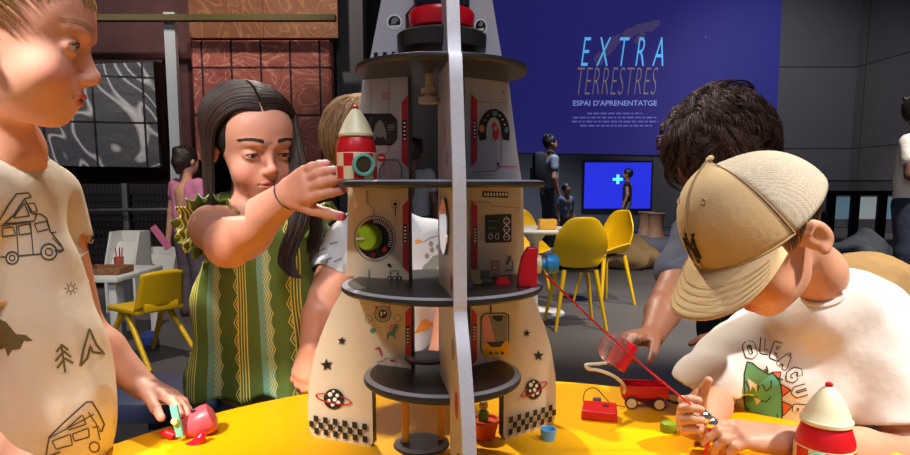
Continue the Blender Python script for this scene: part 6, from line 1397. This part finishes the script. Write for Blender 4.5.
for i in range(1500):
    ph = rnd.uniform(-3.14, 3.14); th = rnd.uniform(.2, 1.5 if abs(ph) > .8 else .9); ln = rnd.uniform(.05, .10); paths.append([M @ (ellpt(th+k/6*ln/.09, ph, (0, .022, .036), (.084, .096, .082), .003+.010*math.sin(k/6*2)+.004*rnd.random())) for k in range(7)])
strands(mb, paths, .0009); nv = len(V)
me = bpy.data.meshes.new('hair'); me.from_pydata([tuple(v) for v in V]+mb.v, [], [tuple(int(i) for i in q) for q in Q]+[tuple(i+nv for i in f) for f in mb.f]); me.polygons.foreach_set('use_smooth', [True]*len(me.polygons)); me.polygons.foreach_set('material_index', [1]*len(Q)+[0]*len(mb.f)); link('hair', me, Ee, False, [hair_mat('blond hair', (150, 112, 74), (206, 168, 122)), undercoat(hair_mat('blond hair', (150, 112, 74), (206, 168, 122)))])
C = Field(); C.path([W(376, 242, 1.42), W(384, 300, 1.43), W(386, 405, 1.46)], [.088, .088, .095], .05); C.path([W(402, 245, 1.40), W(412, 290, 1.39), W(405, 405, 1.43)], [.06, .068, .08], .05); C.cap(W(350, 246, 1.39), W(425, 244, 1.41), .048, .048, .04); C.cap(s1, W(331, 276, 1.33), .046, .050, .03); C.cap(s2, s2.lerp(e2, .5), .046, .048, .03)
C.ell(neck+Vector((0, -.01, .03)), (.055, .06, .036), .008, True); C.cuff(s1, W(330, 279, 1.325), .0465)
V, Q = solid(C, [(None, None, .004)], wrinkle(.002, 1, 4)); P = Print(V, Q); pm = MB()
P.fill(pm, [(420, 274), (423, 266), (428, 262), (433, 256), (440, 254), (440, 262), (436, 270), (428, 272), (424, 276)], 1)
for x, y in ((427, 256), (432, 250), (438, 247), (431, 244)): P.fill(pm, circ(x, y, 2.4, 3, 8), 1)
P.fill(pm, [(414, 241), (418, 239), (424, 242), (416, 244)], 2); P.stroke(pm, [(424, 242), (430, 238), (438, 236)], .9, 1)
P.fill(pm, [(414, 334), (420, 322), (426, 318), (434, 324), (428, 330), (420, 332)], 2); P.fill(pm, [(418, 352), (428, 346), (436, 338), (434, 350), (426, 358), (416, 358)], 1)
for pts in ([(318, 252), (326, 248)], [(320, 262), (332, 258)], [(330, 244), (338, 242)], [(334, 262), (342, 258)]): P.stroke(pm, pts, 1.4, 1)
cloth_obj('shirt', V, Q, pm, [mat('pale grey tee', (206, 208, 212), .85, noise=(7, .04), bump=(18, .4, .008)), mat('grey dino print', (140, 140, 128), .8), mat('orange dino print', (226, 150, 70), .8)], Ee)
S_ = Field(); S_.cap(hp+Vector((-.04, 0, 0)), hp+Vector((.04, 0, 0)), .088, .088, .03)
for dx in (-.055, .055): S_.cap(hp+Vector((dx, 0, -.03)), (hp.x+dx, 1.47, .32), .075, .06, .02)
V, Q = solid(S_, [(None, None, .008)]); link('shorts', npmesh('shorts', V, Q), Ee, False, [mat('grey shorts', (70, 74, 84), .85, bump=(20, .5, .01))])
